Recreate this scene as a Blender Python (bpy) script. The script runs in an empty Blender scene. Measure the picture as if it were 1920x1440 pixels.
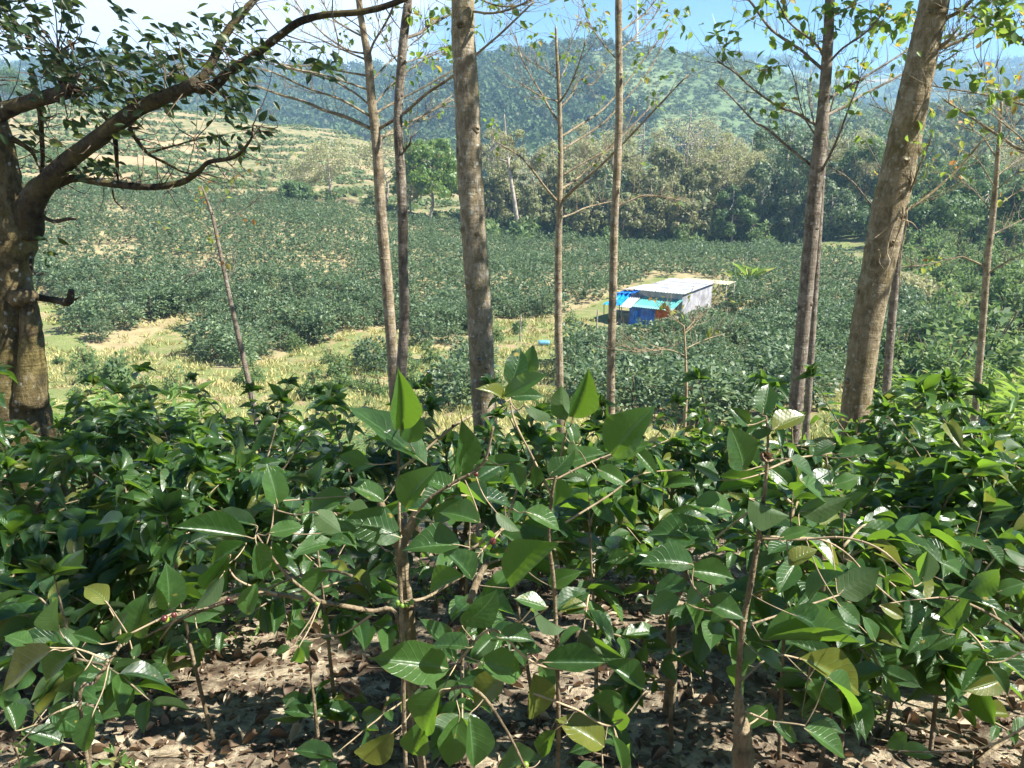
import bpy, math, random
import numpy as np
from mathutils import Vector

rng = np.random.default_rng(7)
random.seed(7)
R = math.radians
scene = bpy.context.scene
COL = scene.collection

# ------------------------------------------------------------------ camera
F = 1442.0
PITCH = R(15.0)
EYE = np.array([0.0, 0.0, 1.6])
CP, SP = math.cos(PITCH), math.sin(PITCH)
cam_d = bpy.data.cameras.new("camera")
cam_d.sensor_width = 36.0
cam_d.lens = F / 1920.0 * 36.0
cam_d.clip_start = 0.05
cam_d.clip_end = 9000.0
cam = bpy.data.objects.new("camera", cam_d)
cam.location = EYE
cam.rotation_euler = (R(90) - PITCH, 0, 0)
COL.objects.link(cam)
scene.camera = cam


def P(px, py, d):
    """point at forward distance d (metres along +Y) seen at photo position px, py"""
    x = (px - 960.0) / F
    y = (720.0 - py) / F
    Y = CP + SP * y
    Z = -SP + CP * y
    k = d / Y
    return np.array([x * k, d, EYE[2] + Z * k])


def proj(pts):
    pts = np.atleast_2d(pts)
    v = pts - EYE
    fw = v[:, 1] * CP - v[:, 2] * SP
    up = v[:, 1] * SP + v[:, 2] * CP
    fw = np.where(fw < 0.01, 0.01, fw)
    return 960 + F * v[:, 0] / fw, 720 - F * up / fw


# ------------------------------------------------------------------ noise
_tab = np.random.default_rng(11).random((256, 256))


def vnoise(x, y):
    x = np.asarray(x, float)
    y = np.asarray(y, float)
    xi = np.floor(x).astype(int)
    yi = np.floor(y).astype(int)
    fx = x - xi
    fy = y - yi
    fx = fx * fx * (3 - 2 * fx)
    fy = fy * fy * (3 - 2 * fy)
    a = _tab[xi & 255, yi & 255]
    b = _tab[(xi + 1) & 255, yi & 255]
    c = _tab[xi & 255, (yi + 1) & 255]
    d = _tab[(xi + 1) & 255, (yi + 1) & 255]
    return (a * (1 - fx) + b * fx) * (1 - fy) + (c * (1 - fx) + d * fx) * fy - 0.5


def fbm(x, y, o=4):
    s = 0
    a = 1.0
    for k in range(o):
        s = s + a * vnoise(x * 2 ** k + 17.3 * k, y * 2 ** k + 5.1 * k)
        a *= 0.5
    return s


def sstep(a, b, x):
    t = np.clip((x - a) / (b - a), 0, 1)
    return t * t * (3 - 2 * t)


# ------------------------------------------------------------------ terrain
_A = np.array([-0.85, -0.55, -0.3, 0.0, 0.3, 0.62, 0.9])
_Y = np.array([0, 1.2, 2.5, 4.5, 7, 10, 15, 20, 25, 30, 45, 60, 80, 115, 150, 200, 232, 280, 350, 600, 6000.0])
_near = [0, -.35, -.6, -1.05, -1.9, -2.9, -4.2, -5.3, -6.2, -6.9]
_Z = np.array([
    _near + [-7.6, -5.0, -2.0, 3.0, 9, 20, 26, 24, 18, -5, -5],
    _near + [-8.0, -6.2, -3.4, 1.2, 7, 17, 22, 20, 14, -5, -5],
    _near + [-8.1, -6.8, -4.9, -1.6, 3, 11, 16.5, 14, 8, -5, -5],
    _near + [-8.2, -8.1, -7.8, -7.2, -5, -1, 2, 1, 0, -5, -5],
    _near + [-8.1, -8.1, -8.1, -8.2, -8.5, -8, -7, -6, -5, -5, -5],
    _near[:6] + [-4.1, -5.1, -5.9, -6.5, -7.2, -7.1, -6.5, -4.2, -1, 2, 3, 3, 2, -5, -5],
    _near[:6] + [-4.0, -4.8, -5.3, -5.6, -5.6, -4.6, -2.5, 1, 5, 9, 10, 10, 8, -5, -5],
])
_ag = np.linspace(-0.85, 0.9, 71)
_lg = np.linspace(0, math.log(6001), 260)
_yg = np.exp(_lg) - 1
_g1 = np.array([np.interp(_yg, _Y, _Z[i]) for i in range(7)])
_g2 = np.array([np.interp(_ag, _A, _g1[:, j]) for j in range(260)]).T
for _ in range(5):
    p = np.pad(_g2, 1, mode='edge')
    _g2 = (p[:-2, 1:-1] + p[2:, 1:-1] + 2 * p[1:-1, 1:-1] + p[1:-1, :-2] * 1.5 + p[1:-1, 2:] * 1.5) / 7.0


def Tz(X, Y):
    X = np.asarray(X, float)
    Y = np.asarray(Y, float)
    Yc = np.maximum(Y, 0)
    a = np.clip(X / np.maximum(Y, 5.0), -0.849, 0.899)
    ia = (a + 0.85) / 1.75 * 70
    il = np.clip(np.log(Yc + 1) / math.log(6001) * 259, 0, 258.99)
    i0 = np.clip(np.floor(ia).astype(int), 0, 69)
    j0 = np.floor(il).astype(int)
    fa = ia - i0
    fl = il - j0
    z = (_g2[i0, j0] * (1 - fa) + _g2[i0 + 1, j0] * fa) * (1 - fl) + (_g2[i0, j0 + 1] * (1 - fa) + _g2[i0 + 1, j0 + 1] * fa) * fl
    z = z + fbm(X * 1.1, Y * 1.1, 4) * 0.10 + fbm(X * 0.12 + 50, Y * 0.12, 3) * 0.9 * sstep(8, 30, Y)
    z = z + fbm(X * 0.02 + 9, Y * 0.02, 3) * 5 * sstep(120, 220, Y)
    return z + np.where(Y < 0, -Y * 0.45, 0)  # unseen rise behind the viewpoint, made steep to block sky light


def T(x, y):
    return float(Tz(np.array([x]), np.array([y]))[0])


def G(px, py, d0=1.5, d1=400):
    """where the sight line through px, py meets the terrain"""
    ds = np.exp(np.linspace(math.log(d0), math.log(d1), 900))
    x = (px - 960.0) / F
    y = (720.0 - py) / F
    k = ds / (CP + SP * y)
    X = x * k
    Z = EYE[2] + (-SP + CP * y) * k
    hit = np.nonzero(Z < Tz(X, ds))[0]
    i = hit[0] if len(hit) else len(ds) - 1
    return np.array([X[i], ds[i], Tz(X[i:i + 1], ds[i:i + 1])[0]])


# ------------------------------------------------------------------ mesh builder
class MB:
    def __init__(self):
        self.v, self.f, self.r, self.u, self.n = [], [], [], [], 0

    def add(self, v, f, r=0.5, u=None):
        v = np.asarray(v, float).reshape(-1, 3)
        f = np.asarray(f, int).reshape(-1, 4)
        self.v.append(v)
        self.f.append(f + self.n)
        self.r.append(np.broadcast_to(np.asarray(r, float), (len(v),)).copy())
        self.u.append(np.zeros((len(v), 2)) if u is None else np.asarray(u, float).reshape(-1, 2))
        self.n += len(v)

    def mesh(self, name, mat, base=(0, 0, 0), smooth=True):
        v = np.concatenate(self.v) - np.asarray(base, float)
        f = np.concatenate(self.f)
        me = bpy.data.meshes.new(name)
        me.vertices.add(len(v))
        me.vertices.foreach_set('co', v.astype(np.float32).ravel())
        me.loops.add(len(f) * 4)
        me.loops.foreach_set('vertex_index', f.astype(np.int32).ravel())
        me.polygons.add(len(f))
        me.polygons.foreach_set('loop_start', np.arange(0, len(f) * 4, 4, dtype=np.int32))
        me.polygons.foreach_set('use_smooth', np.full(len(f), smooth, dtype=bool))
        a = me.attributes.new('rnd', 'FLOAT', 'POINT')
        a.data.foreach_set('value', np.concatenate(self.r).astype(np.float32))
        u = np.concatenate(self.u)
        a = me.attributes.new('luv', 'FLOAT_VECTOR', 'POINT')
        a.data.foreach_set('vector', np.column_stack([u, np.zeros(len(u))]).astype(np.float32).ravel())
        me.materials.append(mat)
        me.update(calc_edges=True)
        return me

    def build(self, name, mat, parent=None, base=None, smooth=True):
        if base is None:
            base = tuple(parent.location) if parent is not None else (0, 0, 0)
            if parent is not None and parent.parent is not None:
                base = tuple(parent.parent.location)
        o = bpy.data.objects.new(name, self.mesh(name, mat, base, smooth))
        COL.objects.link(o)
        if parent is not None:
            o.parent = parent
        else:
            o.location = base
        return o


def build2(name, pairs, parent):
    """one part made of leaves and the twigs that carry them"""
    big = MB()
    cnt = []
    for mb, mat in pairs:
        if not mb.n:
            continue
        v, f, r, u = (np.concatenate(a) for a in (mb.v, mb.f, mb.r, mb.u))
        big.add(v, f, r, u)
        cnt.append((len(f), mat))
    o = big.build(name, cnt[0][1], parent)
    for _, mat in cnt[1:]:
        o.data.materials.append(mat)
    o.data.polygons.foreach_set('material_index', np.repeat(np.arange(len(cnt)), [c for c, _ in cnt]).astype(np.int32))
    return o


def tag(o, label=None, cat=None, group=None, kind=None):
    if label:
        o['label'] = label
    if cat:
        o['category'] = cat
    if group:
        o['group'] = group
    if kind:
        o['kind'] = kind
    return o


def thing(name, label, cat, loc, group=None):
    o = bpy.data.objects.new(name, None)
    o.empty_display_size = 0.2
    o.location = tuple(float(c) for c in loc)
    COL.objects.link(o)
    return tag(o, label, cat, group)


def copy_thing(o, loc, rz=0.0, sc=1.0, label=None, sz=None):
    c = o.copy()
    COL.objects.link(c)
    c.location = tuple(float(k) for k in loc)
    c.rotation_euler = (0, 0, rz)
    c.scale = (sc, sc, sc if sz is None else sz)
    if label:
        c['label'] = label
    for ch in list(o.children):
        k = ch.copy()
        COL.objects.link(k)
        k.parent = c
        for g in list(ch.children):
            q = g.copy()
            COL.objects.link(q)
            q.parent = k
    return c


def unit(v):
    v = np.asarray(v, float)
    return v / np.maximum(np.linalg.norm(v, axis=-1, keepdims=True), 1e-9)


def catmull(pts, n=5):
    pts = np.asarray(pts, float)
    if len(pts) < 3 or n < 2:
        return pts
    ext = np.vstack([2 * pts[0] - pts[1], pts, 2 * pts[-1] - pts[-2]])
    out = []
    for i in range(len(pts) - 1):
        p0, p1, p2, p3 = ext[i:i + 4]
        for t in np.linspace(0, 1, n, endpoint=False):
            out.append(0.5 * ((2 * p1) + (-p0 + p2) * t + (2 * p0 - 5 * p1 + 4 * p2 - p3) * t * t + (-p0 + 3 * p1 - 3 * p2 + p3) * t ** 3))
    out.append(pts[-1])
    return np.array(out)


def tube(mb, pts, rad, k=8, r=0.5, n=5, wob=0.0):
    """tapered tube through pts; rad given per point"""
    pts = np.asarray(pts, float)
    rad = np.broadcast_to(np.asarray(rad, float), (len(pts),))
    q = catmull(np.column_stack([pts, rad]), n)
    q = np.vstack([[*q[0, :3], 1e-4], q, [*q[-1, :3], 1e-4]])
    c, rr = q[:, :3], np.maximum(q[:, 3], 1e-4)
    m = len(c)
    tng = unit(np.gradient(c, axis=0))
    tng[0], tng[-1] = tng[1], tng[-2]
    tng[1], tng[-2] = unit(c[2] - c[1]), unit(c[-2] - c[-3])
    tng[0], tng[-1] = tng[1], tng[-2]
    ref = np.array([0.0, 0, 1]) if abs(tng[0][2]) < 0.9 else np.array([0.0, 1, 0])
    X = unit(np.cross(tng[0], ref))
    vs, us = [], []
    ang = np.linspace(0, 2 * math.pi, k, endpoint=False)
    L = np.concatenate([[0], np.cumsum(np.linalg.norm(np.diff(c, axis=0), axis=1))])
    for i in range(m):
        X = unit(X - tng[i] * np.dot(X, tng[i]))
        Yv = np.cross(tng[i], X)
        w = 1 + (wob * rng.normal(0, 1, k) if wob else 0)
        vs.append(c[i] + (np.cos(ang) * rr[i] * w)[:, None] * X + (np.sin(ang) * rr[i] * w)[:, None] * Yv)
        us.append(np.column_stack([ang / 6.2832, np.full(k, L[i])]))
    base = np.arange(k)
    f = []
    for i in range(m - 1):
        a = i * k + base
        b = i * k + (base + 1) % k
        f.append(np.column_stack([a, b, b + k, a + k]))
    mb.add(np.concatenate(vs), np.concatenate(f), r, np.concatenate(us))
    return c[1:-1]


def box(mb, c, hx, hy, hz, ux=(1, 0, 0), uy=(0, 1, 0), uz=(0, 0, 1), r=0.5):
    c, ux, uy, uz = (np.asarray(a, float) for a in (c, ux, uy, uz))
    v = [c + a * hx * ux + b * hy * uy + d * hz * uz for a in (-1, 1) for b in (-1, 1) for d in (-1, 1)]
    f = [[0, 1, 3, 2], [4, 6, 7, 5], [0, 4, 5, 1], [2, 3, 7, 6], [0, 2, 6, 4], [1, 5, 7, 3]]
    mb.add(v, f, r)


# leaf templates: x across (-.5...5), y along (0..1), z up
def leaf_grid(nu, nv, fold=0.12, droop=0.15, rib=0.0, wav=0.0, tip=1.0, seed=0, holes=False):
    g = np.random.default_rng(seed)
    us = np.linspace(-1, 1, nu + 1)
    vs = np.linspace(0, 1, nv + 1)
    v, uv = [], []
    ph = g.random(2) * 6
    bend = g.normal(0, 0.05)
    for t in vs:
        tq = min(t / 0.94, 1.0)
        w = max(math.sin(math.pi * tq ** 0.95), 0) ** 0.78
        if t > 0.80:
            w = max(w * (1 - 0.25 * tip * (t - 0.8) / 0.2), 0.16 * (1 - t) / 0.2)
        if t < 0.08:
            w *= 0.45 + 0.55 * t / 0.08
        w = max(w, 0.012)
        for u in us:
            e = 1 + wav * math.sin(t * 13 + ph[0 if u < 0 else 1]) * abs(u) ** 2
            x = 0.5 * u * w * e + bend * math.sin(t * 3.1)
            z = fold * abs(u) * w - droop * (t ** 2) + rib * math.sin((t * 9 - abs(u) * 2.3) * 6.2832) * (0.30 + abs(u)) * (1 - abs(u) ** 3) * w * min(1, t * 6) + wav * 0.25 * math.sin(t * 11 + ph[1] + u) * abs(u) * w
            v.append((x, t - 0.05 * abs(u) * droop, z))
            uv.append((u, t))
    f = []
    for j in range(nv):
        for i in range(nu):
            a = j * (nu + 1) + i
            f.append((a, a + 1, a + nu + 2, a + nu + 1))
    return np.array(v), np.array(f), np.array(uv)


LEAF_H = [leaf_grid(8, 40, 0.10 + 0.07 * (s % 4), 0.06 + 0.12 * (s % 3), 0.010, 0.06, 1.0, s) for s in range(6)]
LEAF_M = [leaf_grid(2, 5, 0.12, 0.10 + 0.1 * s, 0, 0.05, 1.0, s + 20) for s in range(3)]
LEAF_N = [leaf_grid(4, 20, 0.12 + 0.05 * s, 0.10 + 0.18 * s, 0.008, 0.07, 1.0, s + 40) for s in range(4)]
LEAF_S = [leaf_grid(2, 3, 0.14, 0.12, 0, 0, 0.6, 31)]
_dv = np.array([(0, 0, 0), (0.5, 0.45, 0.10), (0, 1, -0.05), (-0.5, 0.45, 0.10)])
LEAF_D = [(_dv, np.array([(0, 1, 2, 3)]), np.array([(0, 0), (1, .45), (0, 1), (-1, .45)]))]


def scatter(mb, tmpls, Pn, D, N, L, W, r=None):
    """one leaf per row: base Pn, axis D, up side N, length L, width W"""
    Pn = np.atleast_2d(Pn)
    n = len(Pn)
    if n == 0:
        return
    D = unit(np.broadcast_to(D, (n, 3)))
    X = unit(np.cross(D, np.broadcast_to(N, (n, 3))))
    N2 = np.cross(X, D)
    L = np.broadcast_to(L, (n,))
    W = np.broadcast_to(W, (n,))
    r = rng.random(n) if r is None else np.broadcast_to(r, (n,))
    pick = rng.integers(0, len(tmpls), n)
    for k, (tv, tf, tu) in enumerate(tmpls):
        s = np.nonzero(pick == k)[0]
        if not len(s):
            continue
        m = len(tv)
        v = Pn[s][:, None, :] + (tv[None, :, 0] * W[s][:, None])[..., None] * X[s][:, None, :] \
            + (tv[None, :, 1] * L[s][:, None])[..., None] * D[s][:, None, :] + (tv[None, :, 2] * L[s][:, None])[..., None] * N2[s][:, None, :]
        f = tf[None] + (np.arange(len(s)) * m)[:, None, None]
        mb.add(v.reshape(-1, 3), f.reshape(-1, 4), np.repeat(r[s], m), np.tile(tu, (len(s), 1)))


def rdir(n, zlo=-1.0, zhi=1.0):
    z = rng.uniform(zlo, zhi, n)
    a = rng.uniform(0, 6.2832, n)
    q = np.sqrt(np.maximum(0, 1 - z * z))
    return np.column_stack([q * np.cos(a), q * np.sin(a), z])


# the sun, and places on the near plants, trunks and ground that it reaches through the canopy
SUN_EL, SUN_AZ = R(49), R(104)
SUNV = np.array([math.sin(SUN_AZ) * math.cos(SUN_EL), math.cos(SUN_AZ) * math.cos(SUN_EL), math.sin(SUN_EL)])
GAPS = []


def open_to_sun(c, rad):
    for g, r in GAPS:
        v = c - g
        if np.linalg.norm(v - SUNV * np.dot(v, SUNV)) < r + rad:
            return False
    return True


def in_poly(px, py, poly):
    px = np.asarray(px, float)
    py = np.asarray(py, float)
    ins = np.zeros(px.shape, bool)
    n = len(poly)
    j = n - 1
    for i in range(n):
        xi, yi = poly[i]
        xj, yj = poly[j]
        c = ((yi > py) != (yj > py)) & (px < (xj - xi) * (py - yi) / (yj - yi + 1e-9) + xi)
        ins ^= c
        j = i
    return ins
# ------------------------------------------------------------------ materials
class NT:
    def __init__(self, name, disp=False):
        self.m = bpy.data.materials.new(name)
        self.m.use_nodes = True
        self.t = self.m.node_tree
        self.t.nodes.clear()
        self.out = self.t.nodes.new('ShaderNodeOutputMaterial')

    def n(self, typ, **kw):
        nd = self.t.nodes.new(typ)
        for k, v in kw.items():
            setattr(nd, k, v)
        return nd

    def l(self, a, b):
        self.t.links.new(a, b)

    def val(self, sock, v):
        if hasattr(v, 'node'):
            self.l(v, sock)
        else:
            sock.default_value = v

    def attr(self, name):
        return self.n('ShaderNodeAttribute', attribute_name=name)

    def mix(self, fac, a, b, blend='MIX'):
        nd = self.n('ShaderNodeMix', data_type='RGBA', blend_type=blend)
        self.val(nd.inputs[0], fac)
        for s, c in ((nd.inputs[6], a), (nd.inputs[7], b)):
            self.val(s, c if hasattr(c, 'node') else (*c, 1.0))
        return nd.outputs[2]

    def math(self, op, a, b=0.0, c=0.0, clamp=False):
        nd = self.n('ShaderNodeMath', operation=op, use_clamp=clamp)
        for s, v in zip(nd.inputs, (a, b, c)):
            self.val(s, v)
        return nd.outputs[0]

    def ramp(self, fac, lo, hi):
        nd = self.n('ShaderNodeMapRange', interpolation_type='SMOOTHSTEP')
        self.val(nd.inputs[0], fac)
        nd.inputs[1].default_value = lo
        nd.inputs[2].default_value = hi
        return nd.outputs[0]

    def pos(self, scale=(1, 1, 1), obj=True):
        tc = self.n('ShaderNodeTexCoord')
        geo = self.n('ShaderNodeNewGeometry')
        mp = self.n('ShaderNodeMapping')
        self.l(tc.outputs['Object'] if obj else geo.outputs['Position'], mp.inputs[0])
        mp.inputs['Scale'].default_value = scale
        return mp.outputs[0]

    def noise(self, vec, scale, detail=4, rough=0.55):
        nd = self.n('ShaderNodeTexNoise')
        self.l(vec, nd.inputs['Vector'])
        nd.inputs['Scale'].default_value = scale
        nd.inputs['Detail'].default_value = detail
        nd.inputs['Roughness'].default_value = rough
        return nd.outputs[0]

    def voro(self, vec, scale, feat='F1', out='Distance'):
        nd = self.n('ShaderNodeTexVoronoi', feature=feat)
        self.l(vec, nd.inputs['Vector'])
        nd.inputs['Scale'].default_value = scale
        return nd.outputs[out]

    def bsdf(self, col, rough=0.7, spec=0.3, bump=None, bstr=0.5, bdist=0.02, metal=0.0):
        b = self.n('ShaderNodeBsdfPrincipled')
        self.val(b.inputs['Base Color'], col if hasattr(col, 'node') else (*col, 1))
        self.val(b.inputs['Roughness'], rough)
        self.val(b.inputs['Specular IOR Level'], spec)
        b.inputs['Metallic'].default_value = metal
        if bump is not None:
            bn = self.n('ShaderNodeBump')
            self.l(bump, bn.inputs['Height'])
            bn.inputs['Strength'].default_value = bstr
            bn.inputs['Distance'].default_value = bdist
            self.l(bn.outputs[0], b.inputs['Normal'])
        return b

    def done(self, sh):
        self.l(sh.outputs[0], self.out.inputs['Surface'])
        return self.m


def plain(name, col, rough=0.6, spec=0.3, var=0.25, scale=4.0):
    t = NT(name)
    nz = t.noise(t.pos(), scale)
    c = t.mix(t.ramp(nz, 0.3, 0.7), tuple(k * (1 - var) for k in col), tuple(min(1, k * (1 + var)) for k in col))
    return t.done(t.bsdf(c, rough, spec))


def leaf_mat(name, a, b, c=None, cfrac=0.0, under=None, trans=(0.25, 0.42, 0.05), tf=0.35, rough=0.38, spec=0.5, veins=False, blot=0.0, objvar=False):
    t = NT(name)
    rn = t.attr('rnd').outputs['Fac']
    col = t.mix(rn, a, b)
    tcol = t.mix(rn, tuple(k * 0.75 for k in trans), trans)
    if c is not None:
        fr = t.math('FRACT', t.math('MULTIPLY', rn, 37.7))
        sel = t.math('LESS_THAN', fr, cfrac)
        col = t.mix(sel, col, c)
        tcol = t.mix(sel, tcol, tuple(min(1, k * 2.2) for k in c))
    if objvar:
        oi = t.n('ShaderNodeObjectInfo').outputs['Random']
        col = t.mix(t.math('MULTIPLY', oi, 0.55), col, tuple(k * 0.45 for k in a))
    geo = t.n('ShaderNodeNewGeometry')
    under = under or tuple(min(1, k * 1.5 + 0.015) for k in b)
    bump = None
    if veins:
        sp = t.n('ShaderNodeSeparateXYZ')
        t.l(t.attr('luv').outputs['Vector'], sp.inputs[0])
        au = t.math('ABSOLUTE', sp.outputs[0])
        ph = t.math('SUBTRACT', t.math('MULTIPLY', sp.outputs[1], 9.0), t.math('MULTIPLY', au, 2.3))
        wv = t.math('ABSOLUTE', t.math('SUBTRACT', t.math('FRACT', ph), 0.5))
        side = t.math('SUBTRACT', 1.0, t.ramp(wv, 0.0, 0.10))
        mid = t.math('SUBTRACT', 1.0, t.ramp(au, 0.02, 0.07))
        vein = t.math('MAXIMUM', t.math('MULTIPLY', side, 0.45), mid, clamp=True)
        col = t.mix(t.math('MULTIPLY', vein, 0.55), col, tuple(min(1, k * 1.5 + 0.05) for k in b))
        tcol = t.mix(t.math('MULTIPLY', vein, 0.4), tcol, tuple(k * 0.65 for k in trans))
        nz = t.noise(t.pos(), 45, 3)
        col = t.mix(t.math('MULTIPLY', t.ramp(nz, 0.45, 0.75), 0.35), col, tuple(k * 1.6 + .01 for k in b))
        # browned, chewed margins on some leaves
        edge = t.ramp(t.math('ADD', au, t.math('MULTIPLY', t.noise(t.pos(), 60, 3), 0.5)), 1.22, 1.34)
        old = t.math('GREATER_THAN', t.math('FRACT', t.math('MULTIPLY', rn, 91.3)), 0.45)
        em = t.math('MULTIPLY', edge, old)
        col = t.mix(em, col, (0.20, 0.13, 0.035))
        tcol = t.mix(em, tcol, (0.30, 0.20, 0.05))
        if blot:
            sp2 = t.ramp(t.noise(t.pos((1, 1, 1)), 28, 2), 0.70, 0.76)
            col = t.mix(t.math('MULTIPLY', sp2, blot), col, (0.32, 0.24, 0.05))
        bump = vein
    col = t.mix(geo.outputs['Backfacing'], col, under)
    b1 = t.bsdf(col, rough, spec, bump, 0.35, 0.005)
    rgh = t.math('ADD', rough, t.math('MULTIPLY', geo.outputs['Backfacing'], 0.25))
    t.l(rgh, b1.inputs['Roughness'])
    tr = t.n('ShaderNodeBsdfTranslucent')
    t.val(tr.inputs[0], tcol)
    mx = t.n('ShaderNodeMixShader')
    mx.inputs[0].default_value = tf
    t.l(b1.outputs[0], mx.inputs[1])
    t.l(tr.outputs[0], mx.inputs[2])
    return t.done(mx)


def bark_mat(name, dark, lite, patch, moss=0.0, rings=0.4, lichen=0.0):
    t = NT(name)
    p = t.pos()
    n1 = t.noise(p, 9, 5, 0.6)
    n2 = t.noise(t.pos((1, 1, 0.35)), 30, 4, 0.65)
    n3 = t.noise(t.pos((0.5, 0.5, 3.5)), 12, 3, 0.6)
    c = t.mix(t.ramp(n1, 0.33, 0.68), dark, lite)
    c = t.mix(t.math('MULTIPLY', t.ramp(n2, 0.45, 0.7), 0.55), c, patch)
    c = t.mix(t.math('MULTIPLY', t.ramp(n3, 0.52, 0.72), rings), c, dark)
    if moss:
        n4 = t.noise(p, 3.2, 4, 0.6)
        c = t.mix(t.math('MULTIPLY', t.ramp(n4, 0.42, 0.62), moss), c, (0.17, 0.14, 0.035))
    if lichen:
        v = t.voro(p, 14)
        s = t.math('SUBTRACT', 1.0, t.ramp(t.math('ADD', v, t.math('MULTIPLY', t.noise(p, 55, 4, 0.7), 0.7)), 0.46, 0.60))
        pick = t.ramp(t.noise(p, 2.4, 2), 0.44, 0.54)
        c = t.mix(t.math('MULTIPLY', t.math('MULTIPLY', s, pick), lichen), c, (0.50, 0.52, 0.46))
    n5 = t.noise(t.pos((1, 1, 0.5)), 85, 5, 0.75)
    c = t.mix(t.math('MULTIPLY', t.ramp(n5, 0.50, 0.68), 0.55), c, tuple(k * 0.55 for k in dark))
    c = t.mix(t.math('MULTIPLY', t.ramp(t.noise(p, 6, 6, 0.75), 0.55, 0.66), 0.5), c, patch)
    sc = t.math('SUBTRACT', 1.0, t.ramp(t.math('ADD', t.voro(t.pos((1, 1, 0.7)), 4.2), t.math('MULTIPLY', t.noise(p, 30, 3), 0.16)), 0.15, 0.22))
    c = t.mix(t.math('MULTIPLY', sc, 0.8), c, tuple(k * 0.35 for k in dark))
    h = t.math('ADD', t.math('ADD', n2, t.math('MULTIPLY', n3, 0.8)), t.math('MULTIPLY', n5, 0.6))
    return t.done(t.bsdf(c, 0.85, 0.15, h, 0.9, 0.014))


M = {}
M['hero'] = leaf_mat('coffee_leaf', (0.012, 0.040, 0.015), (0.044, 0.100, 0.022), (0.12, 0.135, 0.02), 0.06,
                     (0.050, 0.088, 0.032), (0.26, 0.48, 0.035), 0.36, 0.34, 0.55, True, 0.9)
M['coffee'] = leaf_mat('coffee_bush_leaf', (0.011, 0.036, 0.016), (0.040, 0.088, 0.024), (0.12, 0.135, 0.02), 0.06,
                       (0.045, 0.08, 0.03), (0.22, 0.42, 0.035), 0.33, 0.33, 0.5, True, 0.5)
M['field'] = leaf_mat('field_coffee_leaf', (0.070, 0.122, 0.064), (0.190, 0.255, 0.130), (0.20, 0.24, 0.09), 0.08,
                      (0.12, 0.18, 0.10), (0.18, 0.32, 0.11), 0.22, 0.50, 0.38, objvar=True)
M['dark_tree'] = leaf_mat('evergreen_leaf', (0.010, 0.024, 0.010), (0.022, 0.045, 0.013), (0.07, 0.09, 0.015), 0.12,
                          None, (0.15, 0.24, 0.03), 0.22, 0.42, 0.4)
M['canopy'] = leaf_mat('shade_tree_leaf', (0.04, 0.09, 0.02), (0.08, 0.14, 0.03), (0.26, 0.20, 0.03), 0.08,
                       None, (0.36, 0.52, 0.07), 0.42, 0.45, 0.35)
M['young'] = leaf_mat('young_leaf', (0.10, 0.15, 0.03), (0.20, 0.22, 0.04), (0.30, 0.14, 0.04), 0.25,
                      None, (0.5, 0.55, 0.1), 0.42, 0.5, 0.3)
M['green'] = leaf_mat('tree_leaf_green', (0.045, 0.09, 0.03), (0.12, 0.19, 0.065), None, 0, None, (0.22, 0.34, 0.08), 0.3, 0.5, 0.35)
M['vine'] = leaf_mat('vine_leaf', (0.05, 0.09, 0.045), (0.175, 0.225, 0.115), (0.12, 0.14, 0.06), 0.15, None, (0.14, 0.24, 0.07), 0.25, 0.5, 0.35)
M['olive'] = leaf_mat('tree_leaf_olive', (0.10, 0.125, 0.05), (0.23, 0.25, 0.11), (0.26, 0.23, 0.14), 0.2, None, (0.30, 0.34, 0.1), 0.3, 0.55, 0.25)
M['yellow'] = leaf_mat('tree_leaf_yellow', (0.20, 0.225, 0.10), (0.36, 0.37, 0.18), (0.30, 0.265, 0.19), 0.3, None, (0.44, 0.46, 0.17), 0.35, 0.6, 0.2)
M['shrub'] = leaf_mat('shrub_leaf', (0.055, 0.105, 0.045), (0.12, 0.19, 0.075), (0.18, 0.23, 0.08), 0.2, None, (0.26, 0.4, 0.1), 0.3, 0.58, 0.3)
M['lush'] = leaf_mat('lush_leaf', (0.06, 0.13, 0.03), (0.13, 0.22, 0.05), (0.24, 0.24, 0.08), 0.12, None, (0.36, 0.52, 0.08), 0.4, 0.42, 0.4)
M['fern'] = leaf_mat('fern_leaf', (0.08, 0.15, 0.06), (0.15, 0.24, 0.10), (0.25, 0.22, 0.10), 0.1, None, (0.3, 0.45, 0.12), 0.38, 0.5, 0.35)
M['grass'] = leaf_mat('grass_blade', (0.075, 0.14, 0.03), (0.36, 0.32, 0.14), None, 0, None, (0.5, 0.5, 0.16), 0.3, 0.7, 0.15)
M['forest'] = leaf_mat('hill_forest_leaf', (0.040, 0.075, 0.034), (0.080, 0.130, 0.052), (0.11, 0.12, 0.06), 0.06, None, (0.12, 0.2, 0.05), 0.2, 0.65, 0.2)
M['scrub'] = leaf_mat('hill_scrub_leaf', (0.075, 0.125, 0.05), (0.14, 0.19, 0.08), (0.17, 0.17, 0.08), 0.2, None, (0.2, 0.3, 0.08), 0.2, 0.65, 0.2)
M['litter'] = leaf_mat('dry_leaf', (0.045, 0.028, 0.020), (0.20, 0.14, 0.09), (0.40, 0.32, 0.225), 0.10, (0.26, 0.18, 0.12), (0.3, 0.18, 0.08), 0.12, 0.6, 0.3)
M['bark1'] = bark_mat('pale_mottled_bark', (0.17, 0.135, 0.085), (0.35, 0.29, 0.195), (0.48, 0.45, 0.38), 0.25, 0.15, 0.8)
M['bark2'] = bark_mat('smooth_tan_bark', (0.15, 0.115, 0.075), (0.34, 0.275, 0.18), (0.44, 0.39, 0.31), 0.1, 0.22, 0.4)
M['bark3'] = bark_mat('grey_brown_bark', (0.10, 0.08, 0.06), (0.24, 0.20, 0.155), (0.34, 0.31, 0.26), 0.0, 0.25, 0.5)
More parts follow.
